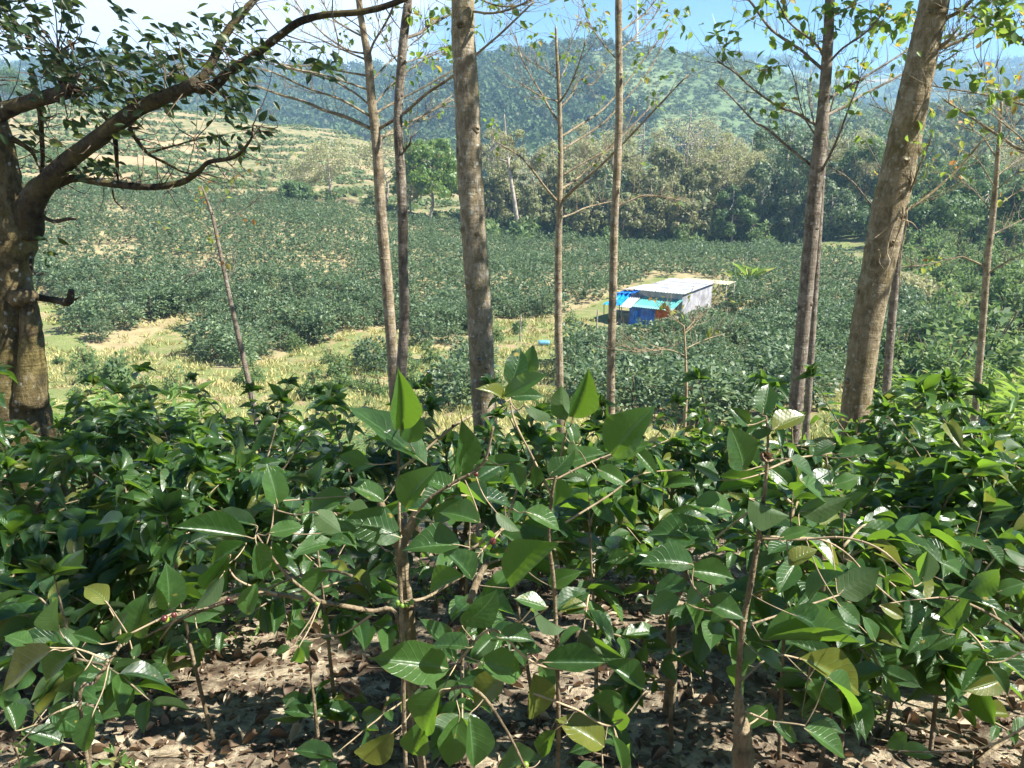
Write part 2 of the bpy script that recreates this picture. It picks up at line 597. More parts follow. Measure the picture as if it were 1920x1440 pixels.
M['bark4'] = bark_mat('mossy_brown_bark', (0.055, 0.042, 0.024), (0.175, 0.135, 0.065), (0.26, 0.215, 0.125), 0.4, 0.2, 0.9)
M['bark5'] = bark_mat('olive_tan_bark', (0.13, 0.10, 0.055), (0.29, 0.235, 0.145), (0.39, 0.35, 0.26), 0.25, 0.2, 0.5)
M['bark6'] = bark_mat('shaded_limb_bark', (0.022, 0.018, 0.013), (0.065, 0.052, 0.030), (0.13, 0.115, 0.08), 0.3, 0.3, 0.8)  # darker than the trunk bark: backlit shade of the limbs put into the colour
M['twig'] = plain('pale_twig', (0.30, 0.235, 0.15), 0.8, 0.15, 0.35, 20)
M['twigd'] = plain('brown_twig', (0.13, 0.095, 0.065), 0.85, 0.15, 0.35, 20)
M['stem'] = bark_mat('coffee_stem', (0.12, 0.09, 0.055), (0.30, 0.235, 0.15), (0.40, 0.33, 0.23), 0.1, 0.3, 0.0)
M['midbark'] = plain('weathered_trunk', (0.34, 0.29, 0.235), 0.85, 0.15, 0.35, 3)


def berry_mat():
    t = NT('coffee_berry_skin')
    c = t.mix(t.attr('rnd').outputs['Fac'], (0.10, 0.20, 0.03), (0.22, 0.30, 0.04))
    return t.done(t.bsdf(c, 0.3, 0.5))


M['berry'] = berry_mat()


def cherry_mat():
    t = NT('ripe_berry_skin')
    c = t.mix(t.attr('rnd').outputs['Fac'], (0.06, 0.014, 0.014), (0.11, 0.026, 0.022))
    return t.done(t.bsdf(c, 0.3, 0.5))


M['cherry'] = cherry_mat()


def ground_mat():
    t = NT('ground_soil')
    w = t.pos(obj=False)
    lit = t.attr('m_litter').outputs['Fac']
    gra = t.attr('m_grass').outputs['Fac']
    ter = t.attr('m_terr').outputs['Fac']
    wood = t.attr('m_wood').outputs['Fac']
    n1 = t.noise(w, 1.3, 6, 0.6)
    n2 = t.noise(w, 14, 5, 0.65)
    n3 = t.noise(w, 0.35, 4, 0.6)
    soil = t.mix(t.ramp(n1, 0.35, 0.65), (0.29, 0.215, 0.125), (0.47, 0.365, 0.225))
    soil = t.mix(t.math('MULTIPLY', t.ramp(n2, 0.4, 0.7), 0.5), soil, (0.33, 0.25, 0.14))
    grass = t.mix(t.ramp(n2, 0.35, 0.65), (0.085, 0.135, 0.035), (0.22, 0.245, 0.09))
    gf = t.math('MULTIPLY', gra, t.ramp(t.math('ADD', t.math('MULTIPLY', n1, 0.6), t.math('MULTIPLY', n3, 0.4)), 0.38, 0.52))
    c = t.mix(gf, soil, grass)
    # terraced hillside: green rows and bare banks following the contour
    sx = t.n('ShaderNodeSeparateXYZ')
    t.l(t.pos(obj=False), sx.inputs[0])
    zz = t.math('ADD', sx.outputs[2], t.math('MULTIPLY', t.noise(w, 0.05, 3), 4.0))
    st = t.math('ABSOLUTE', t.math('SUBTRACT', t.math('FRACT', t.math('MULTIPLY', zz, 0.55)), 0.5))
    bank = t.math('MULTIPLY', t.math('MULTIPLY', t.ramp(st, 0.34, 0.46), t.ramp(t.noise(w, 0.12, 5, 0.7), 0.44, 0.62)), 0.8)
    tg = t.mix(t.ramp(t.noise(w, 0.45, 6, 0.75), 0.36, 0.60), (0.10, 0.13, 0.055), (0.27, 0.225, 0.12))
    red = t.mix(t.ramp(n3, 0.4, 0.6), (0.36, 0.235, 0.135), (0.42, 0.31, 0.19))
    tc = t.mix(bank, tg, red)
    big = t.ramp(t.math('ADD', t.noise(w, 0.022, 3), t.math('MULTIPLY', t.math('SUBTRACT', t.noise(w, 0.3, 5, 0.7), 0.5), 0.22)), 0.53, 0.60)
    tc = t.mix(t.math('MULTIPLY', big, 0.7), tc, red)
    c = t.mix(ter, c, tc)
    wf = t.mix(t.ramp(n2, 0.35, 0.65), (0.05, 0.085, 0.035), (0.15, 0.18, 0.075))
    c = t.mix(wood, c, wf)
    # foreground: pale dusty soil with dark humus
    fs = t.mix(t.ramp(t.noise(w, 3.2, 6, 0.65), 0.40, 0.60), (0.08, 0.06, 0.042), (0.40, 0.335, 0.235))
    fs = t.mix(t.math('MULTIPLY', t.ramp(t.noise(w, 40, 4, 0.7), 0.45, 0.7), 0.6), fs, (0.11, 0.08, 0.055))
    c = t.mix(lit, c, fs)
    h = t.math('ADD', t.noise(w, 22, 6, 0.7), t.math('MULTIPLY', n2, 0.7))
    return t.done(t.bsdf(c, 0.95, 0.1, h, 0.9, 0.03))


def hill_mat(name, a, b, c3, sc=0.02, stripes=0.0, soil=0.0):
    t = NT(name)
    w = t.pos(obj=False)
    n1 = t.noise(w, sc, 6, 0.65)
    n2 = t.noise(w, sc * 12, 5, 0.7)
    c = t.mix(t.ramp(n1, 0.38, 0.62), a, b)
    c = t.mix(t.math('MULTIPLY', t.ramp(n2, 0.42, 0.66), 0.6), c, c3)
    if stripes:
        sx = t.n('ShaderNodeSeparateXYZ')
        t.l(w, sx.inputs[0])
        zz = t.math('ADD', sx.outputs[2], t.math('MULTIPLY', t.noise(w, 0.012, 3), 9.0))
        st = t.math('ABSOLUTE', t.math('SUBTRACT', t.math('FRACT', t.math('MULTIPLY', zz, 0.22)), 0.5))
        c = t.mix(t.math('MULTIPLY', t.ramp(st, 0.28, 0.44), stripes), c, tuple(k * 0.72 for k in a))
    if soil:
        c = t.mix(t.math('MULTIPLY', t.ramp(t.noise(w, sc * 1.7, 4), 0.60, 0.66), soil), c, (0.48, 0.33, 0.22))
    return t.done(t.bsdf(c, 0.95, 0.05, n2, 1.0, 2.0))


M['ground'] = ground_mat()
M['hill_grass'] = hill_mat('hill_grassland', (0.115, 0.17, 0.075), (0.20, 0.25, 0.12), (0.09, 0.145, 0.06), 0.02, 0.6)
M['hill_forest'] = hill_mat('hill_forest_floor', (0.035, 0.07, 0.03), (0.07, 0.11, 0.045), (0.10, 0.12, 0.05), 0.02, 0, 0.25)
M['hill_far'] = hill_mat('far_hill_cover', (0.06, 0.10, 0.045), (0.16, 0.19, 0.09), (0.08, 0.12, 0.05), 0.006, 0, 0.5)
# ------------------------------------------------------------------ field outline, in sight lines that are turned into ground areas
FIELD_A = [(-500, 620), (75, 560), (140, 585), (160, 655), (250, 655), (330, 605), (372, 615), (395, 690), (470, 692), (560, 657), (650, 622),
           (745, 617), (800, 655), (850, 655), (930, 602), (1010, 600), (1090, 580), (1165, 545), (1235, 516), (1385, 528), (1330, 580),
           (1320, 605), (1215, 600), (1150, 628), (1085, 655), (1050, 690), (1085, 785), (1290, 805), (1500, 785), (1600, 715), (1690, 660), (1755, 630),
           (1715, 575), (1640, 520), (1600, 490), (1480, 472), (1300, 465), (1100, 452), (950, 440), (850, 428), (700, 408), (560, 386), (350, 358),
           (150, 350), (-500, 322)]
FIELD_B = [(835, 770), (850, 700), (915, 690), (930, 770)]
CLUMP = [(648, 705), (665, 675), (705, 680), (715, 715)]


# hut frame
HO = np.array([11.5, 51.6, 0.0])
HU = np.array([-0.80, 0.60, 0.0])
HV = np.array([0.60, 0.80, 0.0])
HZ = T(12.0, 54.0) + 0.25


def near_hut(X, Y):
    s = (X - HO[0]) * HU[0] + (Y - HO[1]) * HU[1]
    t = (X - HO[0]) * HV[0] + (Y - HO[1]) * HV[1]
    return (s > -0.9) & (s < 5.5) & (t > -2.2 - 3.2 * (s > 0.4)) & (t < 8.2)


# ------------------------------------------------------------------ ground sheet
def ground_sheet():
    ys = [-45.0]
    while ys[-1] < -4:
        ys.append(ys[-1] + 1.0)
    while ys[-1] < 6:
        ys.append(ys[-1] + 0.055)
    while ys[-1] < 2700:
        ys.append(ys[-1] * 1.019 + 0.01)
    ys = np.array(ys)
    s = np.linspace(-1, 1, 360)
    YY, SS = np.meshgrid(ys, s, indexing='ij')
    XX = SS * (9 + np.maximum(YY, 0) * (1.15 - 0.25 * sstep(200, 1500, YY)))
    ZZ = Tz(XX, YY)
    # the hut yard is levelled
    q = (XX - HO[0] + 2.0) ** 2 + (YY - HO[1] - 2.5) ** 2
    ZZ = ZZ + (HZ - 0.02 - ZZ) * (1 - sstep(30, 70, q))
    ny, nx = XX.shape
    idx = np.arange(ny * nx).reshape(ny, nx)
    f = np.stack([idx[:-1, :-1], idx[:-1, 1:], idx[1:, 1:], idx[1:, :-1]], -1).reshape(-1, 4)
    v = np.stack([XX, YY, ZZ], -1).reshape(-1, 3)
    mb = MB()
    mb.add(v, f)
    o = mb.build('ground', M['ground'])
    tag(o, kind='structure')
    x, y = v[:, 0], v[:, 1]
    px, py = proj(v)
    lit = 1 - sstep(6, 10, y + fbm(x * .5, y * .5, 2) * 2)
    a = x / np.maximum(y, 5)
    ter = sstep(112, 124, y) * (1 - sstep(0.0, 0.12, a))
    gra = sstep(6, 10, y) * (1 - ter) * (0.95 - 0.6 * in_poly(px, py, FIELD_A) * (y < 130))
    path = in_poly(px, py, [(1120, 690), (1090, 650), (1150, 605), (1180, 585), (1225, 590), (1175, 625), (1140, 655)]) & (y < 90) & (y > 25)
    gra = np.where(path, 0.15, gra)
    right = sstep(0.42, 0.55, a) * sstep(12, 24, y) * (y < 200) * (1 - in_poly(px, py, [(1768, 562), (1800, 556), (1850, 556), (1862, 572), (1800, 578)]))
    wood = np.maximum(right * .9, sstep(104, 112, y) * sstep(-0.12, 0.06, a + 0.1 * fbm(x * .05, y * .05, 3)) * (1 - in_poly(px, py, FIELD_A)))
    for nm, arr in (('m_litter', lit), ('m_grass', gra), ('m_terr', ter), ('m_wood', wood)):
        at = o.data.attributes.new(nm, 'FLOAT', 'POINT')
        at.data.foreach_set('value', arr.astype(np.float32))
    return o


ground_sheet()


# ------------------------------------------------------------------ hills behind the valley
def hill(name, prof, Yf, Yr, Yb, zf, mat, gully=6.0, seed=0.0, pw=1.0):
    pxs = np.array([p[0] for p in prof], float)
    pys = np.array([p[1] for p in prof], float)
    n = 260
    px = np.linspace(pxs[0], pxs[-1], n)
    py = np.interp(px, pxs, pys)
    k = np.ones(7) / 7
    py = np.convolve(np.pad(py, 3, 'edge'), k, 'valid')
    x = (px - 960) / F
    y = (720 - py) / F
    kk = Yr / (CP + SP * y)
    aX = x * kk / Yr
    zr = EYE[2] + (-SP + CP * y) * kk
    ss = np.concatenate([np.linspace(0, 1, 120), 1 + np.linspace(0.02, 1, 30)])
    S, J = np.meshgrid(ss, np.arange(n), indexing='ij')
    Yq = np.where(S <= 1, Yf + (Yr - Yf) * S, Yr + (Yb - Yr) * (S - 1))
    Xq = aX[J] * Yq
    h = np.where(S <= 1, 0.5 * S ** pw + 0.5 * (S * S * (3 - 2 * S)), 1 - (np.minimum(S, 2) - 1) * 0.7)
    edge = sstep(0, 0.08, J / (n - 1)) * sstep(0, 0.08, 1 - J / (n - 1))
    Z = zf + (zr[J] - zf) * h
    inn = np.minimum(1, S * 4) * np.where(S <= 1, (1 - S) ** 0.45, 0.5)
    Z = Z + (fbm(Xq / 90.0 + seed, Yq / 140.0 + seed, 4) * gully * 2 - np.abs(fbm(Xq / 45.0 + seed * 3, Yq / 260.0, 3)) * gully) * inn
    Z = Z + fbm(Xq / 14.0, Yq / 14.0 + seed, 3) * 1.2
    Z = np.where(edge < 1, (zf - 15) * (1 - edge) + Z * edge, Z)
    idx = np.arange(Z.size).reshape(Z.shape)
    f = np.stack([idx[:-1, :-1], idx[:-1, 1:], idx[1:, 1:], idx[1:, :-1]], -1).reshape(-1, 4)
    v = np.stack([Xq, Yq, Z], -1).reshape(-1, 3)
    mb = MB()
    mb.add(v, f)
    o = mb.build(name, mat)
    tag(o, kind='structure')
    return Xq, Yq, Z


CROWN_P = []
for _ in range(6):
    lob = rdir(5, -0.2, 1.0) * 0.55
    d = rdir(95, -0.5, 1.0)
    q = lob[rng.integers(5, size=95)] + d * rng.uniform(0.35, 0.62, 95)[:, None]
    q[:, 2] += 0.8
    CROWN_P.append((q, unit(d + rng.normal(0, .45, (95, 3)))))


def forest(name, grid, n, keep, size, mat, label, tall=1.3):
    """crowns covering a far hillside, all one mass"""
    Xq, Yq, Z = grid
    mb = MB()
    for lo in range(0, n, 400):
        m = min(400, n - lo)
        i = (rng.random(m * 3) ** 0.8 * 118).astype(int)
        j = rng.integers(8, 252, m * 3)
        X, Y, z = Xq[i, j] + rng.normal(0, 3, m * 3), Yq[i, j] + rng.normal(0, 3, m * 3), Z[i, j]
        s = i / 119.0
        px, py = proj(np.stack([X, Y, z], -1))
        ok = keep(px, py, s, X, Y) & (px > -250) & (px < 2200)
        X, Y, z = X[ok][:m], Y[ok][:m], z[ok][:m]
        for x, y, zz in zip(X, Y, z):
            q, nr = CROWN_P[rng.integers(6)]
            sc = size * rng.uniform(0.55, 1.35)
            a = rng.uniform(0, 6.28)
            c, s_ = math.cos(a), math.sin(a)
            rot = np.array([[c, -s_, 0], [s_, c, 0], [0, 0, 1]])
            pp = (q * np.array([1, 1, tall])) @ rot.T * sc + np.array([x, y, zz])
            nn = nr @ rot.T
            D = unit(np.cross(nn, rdir(len(pp))))
            L = sc * rng.uniform(0.26, 0.5, len(pp))
            tone = rng.uniform(0, 1)
            scatter(mb, LEAF_D, pp - D * (L * 0.5)[:, None], D, nn, L, L * 0.85, np.clip(tone + rng.normal(0, 0.12, len(pp)), 0, 1))
    if mb.n:
        o = mb.build(name, mat)
        tag(o, label, 'forest', kind='stuff')


g3 = hill('distant_ridge', [(1150, 180), (1250, 130), (1330, 108), (1400, 120), (1500, 136), (1600, 148), (1700, 136), (1800, 134), (1920, 126), (2100, 118), (2500, 130), (2800, 210)],
          650, 1700, 2600, 0, M['hill_far'], 14, 3.1)
g2 = hill('forested_ridge', [(-900, 182), (-500, 132), (-200, 126), (0, 134), (100, 130), (180, 120), (260, 122), (330, 128), (400, 140), (500, 144), (600, 140), (700, 139), (800, 142),
                             (900, 146), (1000, 154), (1150, 222)], 330, 900, 1500, -4, M['hill_forest'], 9, 7.7)
g1 = hill('conical_hill', [(640, 338), (760, 248), (830, 168), (900, 130), (960, 115), (1050, 104), (1100, 96), (1180, 88), (1240, 94), (1300, 106), (1400, 120), (1480, 143), (1560, 173),
                           (1650, 213), (1760, 268), (1900, 338)], 300, 620, 1000, -6, M['hill_grass'], 8, 1.3)
g4 = hill('green_slope', [(1330, 330), (1420, 290), (1500, 262), (1580, 238), (1660, 222), (1750, 208), (1850, 200), (1950, 190), (2200, 175), (2600, 220), (2800, 330)], 150, 400, 700, -5, M['hill_grass'], 6, 5.2)

forest('ridge_forest', g2, 2600, lambda px, py, s, X, Y: fbm(X / 60, Y / 60, 3) > -0.45, 5.5, M['forest'], 'blue-green forest covering the long ridge on the left skyline')
forest('hill_wood', g1, 1700, lambda px, py, s, X, Y: (px < 1115 + (py - 100) * 0.15 + 60 * fbm(X / 40, Y / 40, 2)) & (py > 100) | (py < 103) & (fbm(X / 30, Y / 30, 2) > 0.05)
       | ((py > 0.62 * (px - 1050) + 120) & (py < 0.62 * (px - 1050) + 165) & (fbm(X / 25, Y / 25, 2) > 0.05)),
       4.6, M['forest'], 'dark forest on the shaded left face of the conical hill')
forest('hill_scrub', g1, 3600, lambda px, py, s, X, Y: (px > 1130) & (fbm(X / 30 + 8, Y / 30, 3) > -0.45), 1.8, M['scrub'], 'low pale green scrub on the open face of the conical hill', 0.8)
forest('slope_scrub', g4, 2000, lambda px, py, s, X, Y: fbm(X / 35, Y / 35, 3) > -0.3, 3.0, M['scrub'], 'bushy green cover on the slope below the far ridge', 1.0)
forest('distant_wood', g3, 1500, lambda px, py, s, X, Y: fbm(X / 110, Y / 110, 3) > 0.0, 8.0, M['forest'], 'patches of wood on the most distant hazy ridge')


# ------------------------------------------------------------------ terraced slope scrub (rows of young bushes following the contour)
def terrace_rows():
    mb = MB()
    n = 26000
    Y = rng.uniform(116, 290, n)
    a = rng.uniform(-0.80, 0.10, n)
    X = a * Y
    z = Tz(X, Y)
    zz = z + 4.0 * fbm(X * 0.05, Y * 0.05, 2) * 0.5
    row = np.abs((zz * 0.55) % 1.0 - 0.5) < 0.30
    ok = row & (fbm(X / 14, Y / 14, 3) > -0.16)
    X, Y, z = X[ok], Y[ok], z[ok]
    for k in range(5):
        m = len(X)
        d = rdir(m, 0.1, 1)
        pp = np.column_stack([X, Y, z]) + d * rng.uniform(0.15, 0.75, m)[:, None] * np.array([1, 1, 0.8])
        D = unit(np.cross(d + rng.normal(0, .4, (m, 3)), rdir(m)))
        L = rng.uniform(0.5, 1.0, m)
        scatter(mb, LEAF_D, pp - D * (L * .5)[:, None], D, d, L, L * 0.8)
    o = mb.build('young_coffee_rows', M['scrub'])
    tag(o, 'low rows of young coffee and weeds on the terraced slope', 'crop rows', kind='stuff')


terrace_rows()


# ------------------------------------------------------------------ coffee field
def field_bush_mesh(nl, mat, rad=1.02, hgt=1.6, leaf=0.2):
    mb = MB()
    nb = max(10, nl // 14)
    out = []
    for b in range(nb):
        t = (b + .5) / nb
        zt = 0.14 + t * 0.86
        a = b * 2.4 + rng.normal(0, .3)
        reach = rad * (math.sin(math.pi * (0.20 + 0.60 * (1 - t))) ** 0.7) * rng.uniform(0.75, 1.12)
        m = nl // nb
        u = rng.random(m) ** 0.4
        pos = np.column_stack([np.cos(a) * reach * u, np.sin(a) * reach * u, zt * hgt + 0.10 * u - 0.22 * u * u * reach])
        pos += rng.normal(0, 0.075, pos.shape) * rad
        out.append(pos)
    pos = np.concatenate(out)
    pos[:, 2] = np.maximum(pos[:, 2], 0.05)
    m = len(pos)
    outw = unit(pos * np.array([1, 1, .25]) + rng.normal(0, .5, (m, 3)) * 0.6)
    outw[:, 2] -= 0.15
    N = unit(np.array([0, 0, 0.75]) + 0.8 * unit(pos * np.array([1, 1, .4])) + 0.35 * rng.normal(0, 1, (m, 3)))
    L = leaf * rng.uniform(0.7, 1.25, m)
    scatter(mb, LEAF_D, pos - outw * 0.06, outw, N, L, L * 0.55)
    st = MB()
    tube(st, [(0, 0, -0.15), (0.03, 0.02, hgt * 0.45), (0, 0, hgt * 0.8)], [0.035, 0.028, 0.012], 5, n=2)
    return mb, st


def plant_field():
    sp = 2.2
    ca, sa = math.cos(R(24)), math.sin(R(24))
    u, v = np.meshgrid(np.arange(-100, 100) * 1.35, np.arange(-20, 80) * sp)
    u = u.ravel() + rng.normal(0, .16, u.size)
    v = v.ravel() + rng.normal(0, .14, v.size) + 1.2 * np.sin(u / 17.0) + 0.6 * np.sin(u / 7.0 + 2)
    X = u * ca - v * sa
    Y = u * sa + v * ca + 20
    ok = (Y > 20) & (Y < 135)
    X, Y = X[ok], Y[ok]
    Z = Tz(X, Y)
    px, py = proj(np.column_stack([X, Y, Z]))
    ins = (in_poly(px, py, FIELD_A) | in_poly(px, py, FIELD_B) | in_poly(px, py, CLUMP)) & ~near_hut(X, Y) & (px > -260) & (px < 2000)
    ins &= (rng.random(len(X)) > 0.09) & (fbm(X / 9, Y / 9, 3) > -0.46)
    X, Y, Z, px, py = X[ins], Y[ins], Z[ins], px[ins], py[ins]
    vis = (px > -10) & (px < 1930)
    order = np.argsort(np.where(vis, Y, Y + 1000))
    X, Y, Z = X[order], Y[order], Z[order]
    print('field bushes', len(X))
    protos = []
    for k in range(5):
        o = thing('coffee_bush', 'round glossy coffee bush in the front rows of the valley field', 'coffee bush', (0, 0, 0), 'coffee bushes in the valley field')
        fm, st = field_bush_mesh(840, M['field'], leaf=0.20)
        fm.build('foliage', M['field'], o)
        st.build('stem', M['twigd'], o)
        protos.append(o)
    used = [False] * 5
    for i in range(300):
        k = rng.integers(5)
        sc = rng.uniform(0.72, 1.22)
        tq = (X[i] - HO[0]) * HV[0] + (Y[i] - HO[1]) * HV[1]
        sq = (X[i] - HO[0]) * HU[0] + (Y[i] - HO[1]) * HU[1]
        if -11 < tq < 0 and -2 < sq < 7:
            sc *= .62
        rz = rng.uniform(0, 6.28)
        if not used[k]:
            used[k] = True
            o = protos[k]
            o.location = (X[i], Y[i], Z[i])
            o.rotation_euler = (0, 0, rz)
            o.scale = (sc, sc, sc)
        else:
            copy_thing(protos[k], (X[i], Y[i], Z[i]), rz, sc)
    tem = []
    for k in range(6):
        fm, _ = field_bush_mesh(190, M['field'], leaf=0.29)
        tem.append((np.concatenate(fm.v), np.concatenate(fm.f), np.concatenate(fm.r), np.concatenate(fm.u)))
    mb = MB()
    for i in range(300, len(X)):
        v, f, r, uu = tem[rng.integers(6)]
        a = rng.uniform(0, 6.28)
        c, s = math.cos(a), math.sin(a)
        sc = rng.uniform(0.75, 1.1)
        w = v @ np.array([[c, s, 0], [-s, c, 0], [0, 0, 1]]) * sc + (X[i], Y[i], Z[i])
        mb.add(w, f, np.clip(r * 0.7 + rng.uniform(0, .3), 0, 1), uu)
    o = mb.build('coffee_plantation', M['field'])
    tag(o, 'mass of small coffee bushes covering the back of the valley field', 'plantation', kind='stuff')


plant_field()


# ------------------------------------------------------------------ hut
def corr(mb, o, a, b, n, amp, r=0.5, th=0.012, sub=4):
    """corrugated sheet spanned by vectors a (across the ridges) and b (along them)"""
    o, a, b = (np.asarray(q, float) for q in (o, a, b))
    nr = unit(np.cross(a, b))
    if nr[2] < 0:
        nr = -nr
    m = n * sub
    vs = []
    for lay in (0, -th):
        for i in range(m + 1):
            t = i / m
            off = nr * (amp * math.sin(t * n * 6.2832) + lay)
            vs += [o + a * t + off, o + a * t + b + off]
    f = []
    L = 2 * (m + 1)
    for i in range(m):
        p = 2 * i
        f.append((p, p + 2, p + 3, p + 1))
        f.append((L + p, L + p + 1, L + p + 3, L + p + 2))
    f += [(0, 1, L + 1, L), (2 * m, L + 2 * m, L + 2 * m + 1, 2 * m + 1)]
    for i in range(m):
        p = 2 * i
        f += [(p, L + p, L + p + 2, p + 2), (p + 1, p + 3, L + p + 3, L + p + 1)]
    mb.add(vs, f, r)


def cloth(mb, c00, c10, c01, c11, nu=14, nv=10, amp=0.05, sag=0.0, fq=3.0, seed=0):
    c00, c10, c01, c11 = (np.asarray(q, float) for q in (c00, c10, c01, c11))
    nr = unit(np.cross(c10 - c00, c01 - c00))
    vs = []
    for j in range(nv + 1):
        for i in range(nu + 1):
            u, v = i / nu, j / nv
            p = (c00 * (1 - u) + c10 * u) * (1 - v) + (c01 * (1 - u) + c11 * u) * v
            p = p + nr * amp * (math.sin(u * fq * 6.28 + seed + v * 1.5) + 0.7 * math.sin(u * fq * 11 + v * 7 + seed * 2) + 0.6 * math.sin(v * 9 + u * 4))
            p[2] -= sag * math.sin(math.pi * u) * math.sin(math.pi * v)
            vs.append(p)
    f = [(j * (nu + 1) + i, j * (nu + 1) + i + 1, (j + 1) * (nu + 1) + i + 1, (j + 1) * (nu + 1) + i) for j in range(nv) for i in range(nu)]
    mb.add(vs, f)


def hut():
    def H(s, t, z):
        return HO + HU * s + HV * t + np.array([0, 0, HZ + z])
    M['wall_panel'] = plain('grey_wall_sheet', (0.34, 0.36, 0.38), 0.6, 0.3, 0.2, 2)
    M['white_wall'] = plain('white_wall_sheet', (0.29, 0.29, 0.31), 0.6, 0.3, 0.3, 1.5)
    M['roof_sheet'] = plain('pale_roof_sheet', (0.37, 0.38, 0.40), 0.45, 0.4, 0.25, 0.9)
    M['blue_tarp'] = plain('blue_tarp', (0.012, 0.12, 0.46), 0.35, 0.5, 0.35, 3)
    M['bright_tarp'] = plain('bright_blue_tarp', (0.015, 0.26, 0.70), 0.3, 0.55, 0.4, 4)
    M['teal_sheet'] = plain('teal_awning_sheet', (0.10, 0.33, 0.30), 0.4, 0.4, 0.15, 1.2)
    M['teal_edge'] = plain('pale_teal_sheet', (0.20, 0.42, 0.38), 0.4, 0.4, 0.15, 1.2)
    M['rust_board'] = plain('orange_brown_board', (0.30, 0.085, 0.025), 0.7, 0.2, 0.35, 3)
    M['yellow_sheet'] = plain('cream_yellow_roof_sheet', (0.42, 0.39, 0.23), 0.5, 0.35, 0.15, 1)
    M['post'] = plain('grey_post', (0.28, 0.25, 0.21), 0.8, 0.2, 0.3, 5)
    o = thing('farm_hut', 'white roofed field hut with teal awning and blue tarps in the coffee field', 'hut', H(1.6, 2.9, 0))
    W, D, h = 3.25, 5.0, 2.2

    def wall(s0, t0, s1, t1, z0, z1, mat, nm='wall', th=0.04):
        m = MB()
        a, b = H(s0, t0, 0), H(s1, t1, 0)
        ux = unit(b - a)
        box(m, (a + b) / 2 + np.array([0, 0, (z0 + z1) / 2]), np.linalg.norm(b - a) / 2, th / 2, (z1 - z0) / 2, ux, np.cross((0, 0, 1), ux), (0, 0, 1))
        return m.build(nm, mat, o, smooth=False)
    wall(0.0, 0.022, W, 0.022, -0.4, h, M['wall_panel'])
    wall(0.0, 0.045, 0.0, D, -0.4, h + 0.1, M['white_wall'])
    wall(W, 0.045, W, D, -0.4, h, M['wall_panel'])
    wall(0.03, D, W - 0.03, D, -0.4, h + 0.1, M['wall_panel'])
    m = MB()
    corr(m, H(-0.22, -0.28, h + 0.06), HU * (W + 0.44), HV * (D + 0.55) + np.array([0, 0, 0.24]), 16, 0.02)
    rf = m.build('roof', M['roof_sheet'], o, smooth=False)
    m = MB()
    for t in (1.2, 2.5, 3.8):
        box(m, H(W / 2, t, h + 0.125 + 0.041 * t), W / 2 + 0.2, 0.03, 0.012, HU, HV)
    m.build('ridge_strip', M['wall_panel'], rf, smooth=False)
    m = MB()
    corr(m, H(-1.0, 5.3, h + 0.16), HU * 3.9, HV * 1.7 + np.array([0, 0, 0.05]), 14, 0.02)
    m.build('rear_roof', M['yellow_sheet'], o, smooth=False)
    for s, t in ((-0.9, 5.4), (-0.9, 6.9), (2.6, 6.9)):
        m = MB()
        tube(m, [H(s, t, -0.4), H(s, t, h + 0.2)], [0.05, 0.045], 6, n=1)
        m.build('post', M['post'], o)
    m = MB()
    corr(m, H(-0.05, -1.25, 1.42), HU * 2.95, HV * 1.24 + np.array([0, 0, 0.42]), 16, 0.015)
    aw = m.build('awning', M['teal_sheet'], o, smooth=False)
    m = MB()
    corr(m, H(-0.05, -1.60, 1.30), HU * 2.95, HV * 0.36 + np.array([0, 0, 0.12]), 16, 0.015)
    m.build('awning_edge', M['teal_edge'], aw, smooth=False)
    m = MB()
    corr(m, H(2.95, -1.75, 1.22), HU * 0.85, HV * 1.75 + np.array([0, 0, 0.68]), 5, 0.05)
    m.build('corrugated_sheet', M['white_wall'], o, smooth=False)
    m = MB()
    cloth(m, H(1.35, -1.30, -0.15), H(3.3, -1.35, -0.2), H(1.4, -1.26, 1.36), H(3.3, -1.30, 1.36), 22, 12, 0.06, 0, 3, 1)
    m.build('tarp_curtain', M['blue_tarp'], o)
    m = MB()
    cloth(m, H(2.35, -1.65, -0.45), H(2.8, -1.85, -0.40), H(2.6, -1.42, 1.0), H(2.75, -1.42, 1.1), 8, 10, 0.04, 0, 2, 4)
    m.build('tarp_flap', M['bright_tarp'], o)
    wall(0.25, -1.2, 1.35, -1.2, -0.2, 1.36, M['rust_board'], 'board_panel')
    m = MB()
    cloth(m, H(3.75, -1.55, 1.32), H(5.35, -1.35, 1.18), H(3.75, 0.35, 1.92), H(5.2, 0.55, 1.76), 20, 12, 0.055, 0.12, 4, 2)
    m.build('tarp_canopy', M['bright_tarp'], o)
    m = MB()
    cloth(m, H(3.5, 0.1, 1.98), H(5.2, 0.3, 1.78), H(3.4, 0.9, 2.10), H(5.1, 1.1, 1.90), 16, 6, 0.03, 0.08, 4, 5)
    m.build('tarp_fold', M['blue_tarp'], o)
    m = MB()
    corr(m, H(W + 0.1, 0.9, 2.18), HU * 1.7 + np.array([0, 0, -0.16]), HV * 3.2 + np.array([0, 0, 0.0]), 12, 0.02)
    m.build('side_roof', M['roof_sheet'], o, smooth=False)
    wall(W + 0.1, 2.6, 5.1, 2.6, -0.4, 1.9, M['wall_panel'], 'back_panel')
    for s, t, z in ((3.8, -1.45, 1.3), (5.25, -1.35, 1.15), (5.1, 0.6, 1.72), (0.0, -1.5, 1.3), (4.9, 4.0, 1.95)):
        m = MB()
        tube(m, [H(s, t, -0.4), H(s + .02, t, z)], [0.035, 0.03], 6, n=1)
        m.build('post', M['post'], o)
    # bench board and bags under the tarp
    m = MB()
    box(m, H(5.0, 0.9, 0.42), 0.9, 0.25, 0.03, HU, HV)
    for ss in (-0.8, 0.8):
        box(m, H(5.0 + ss, 0.9, 0.12), 0.03, 0.22, 0.27, HU, HV)
    b = m.build('bench', M['post'])
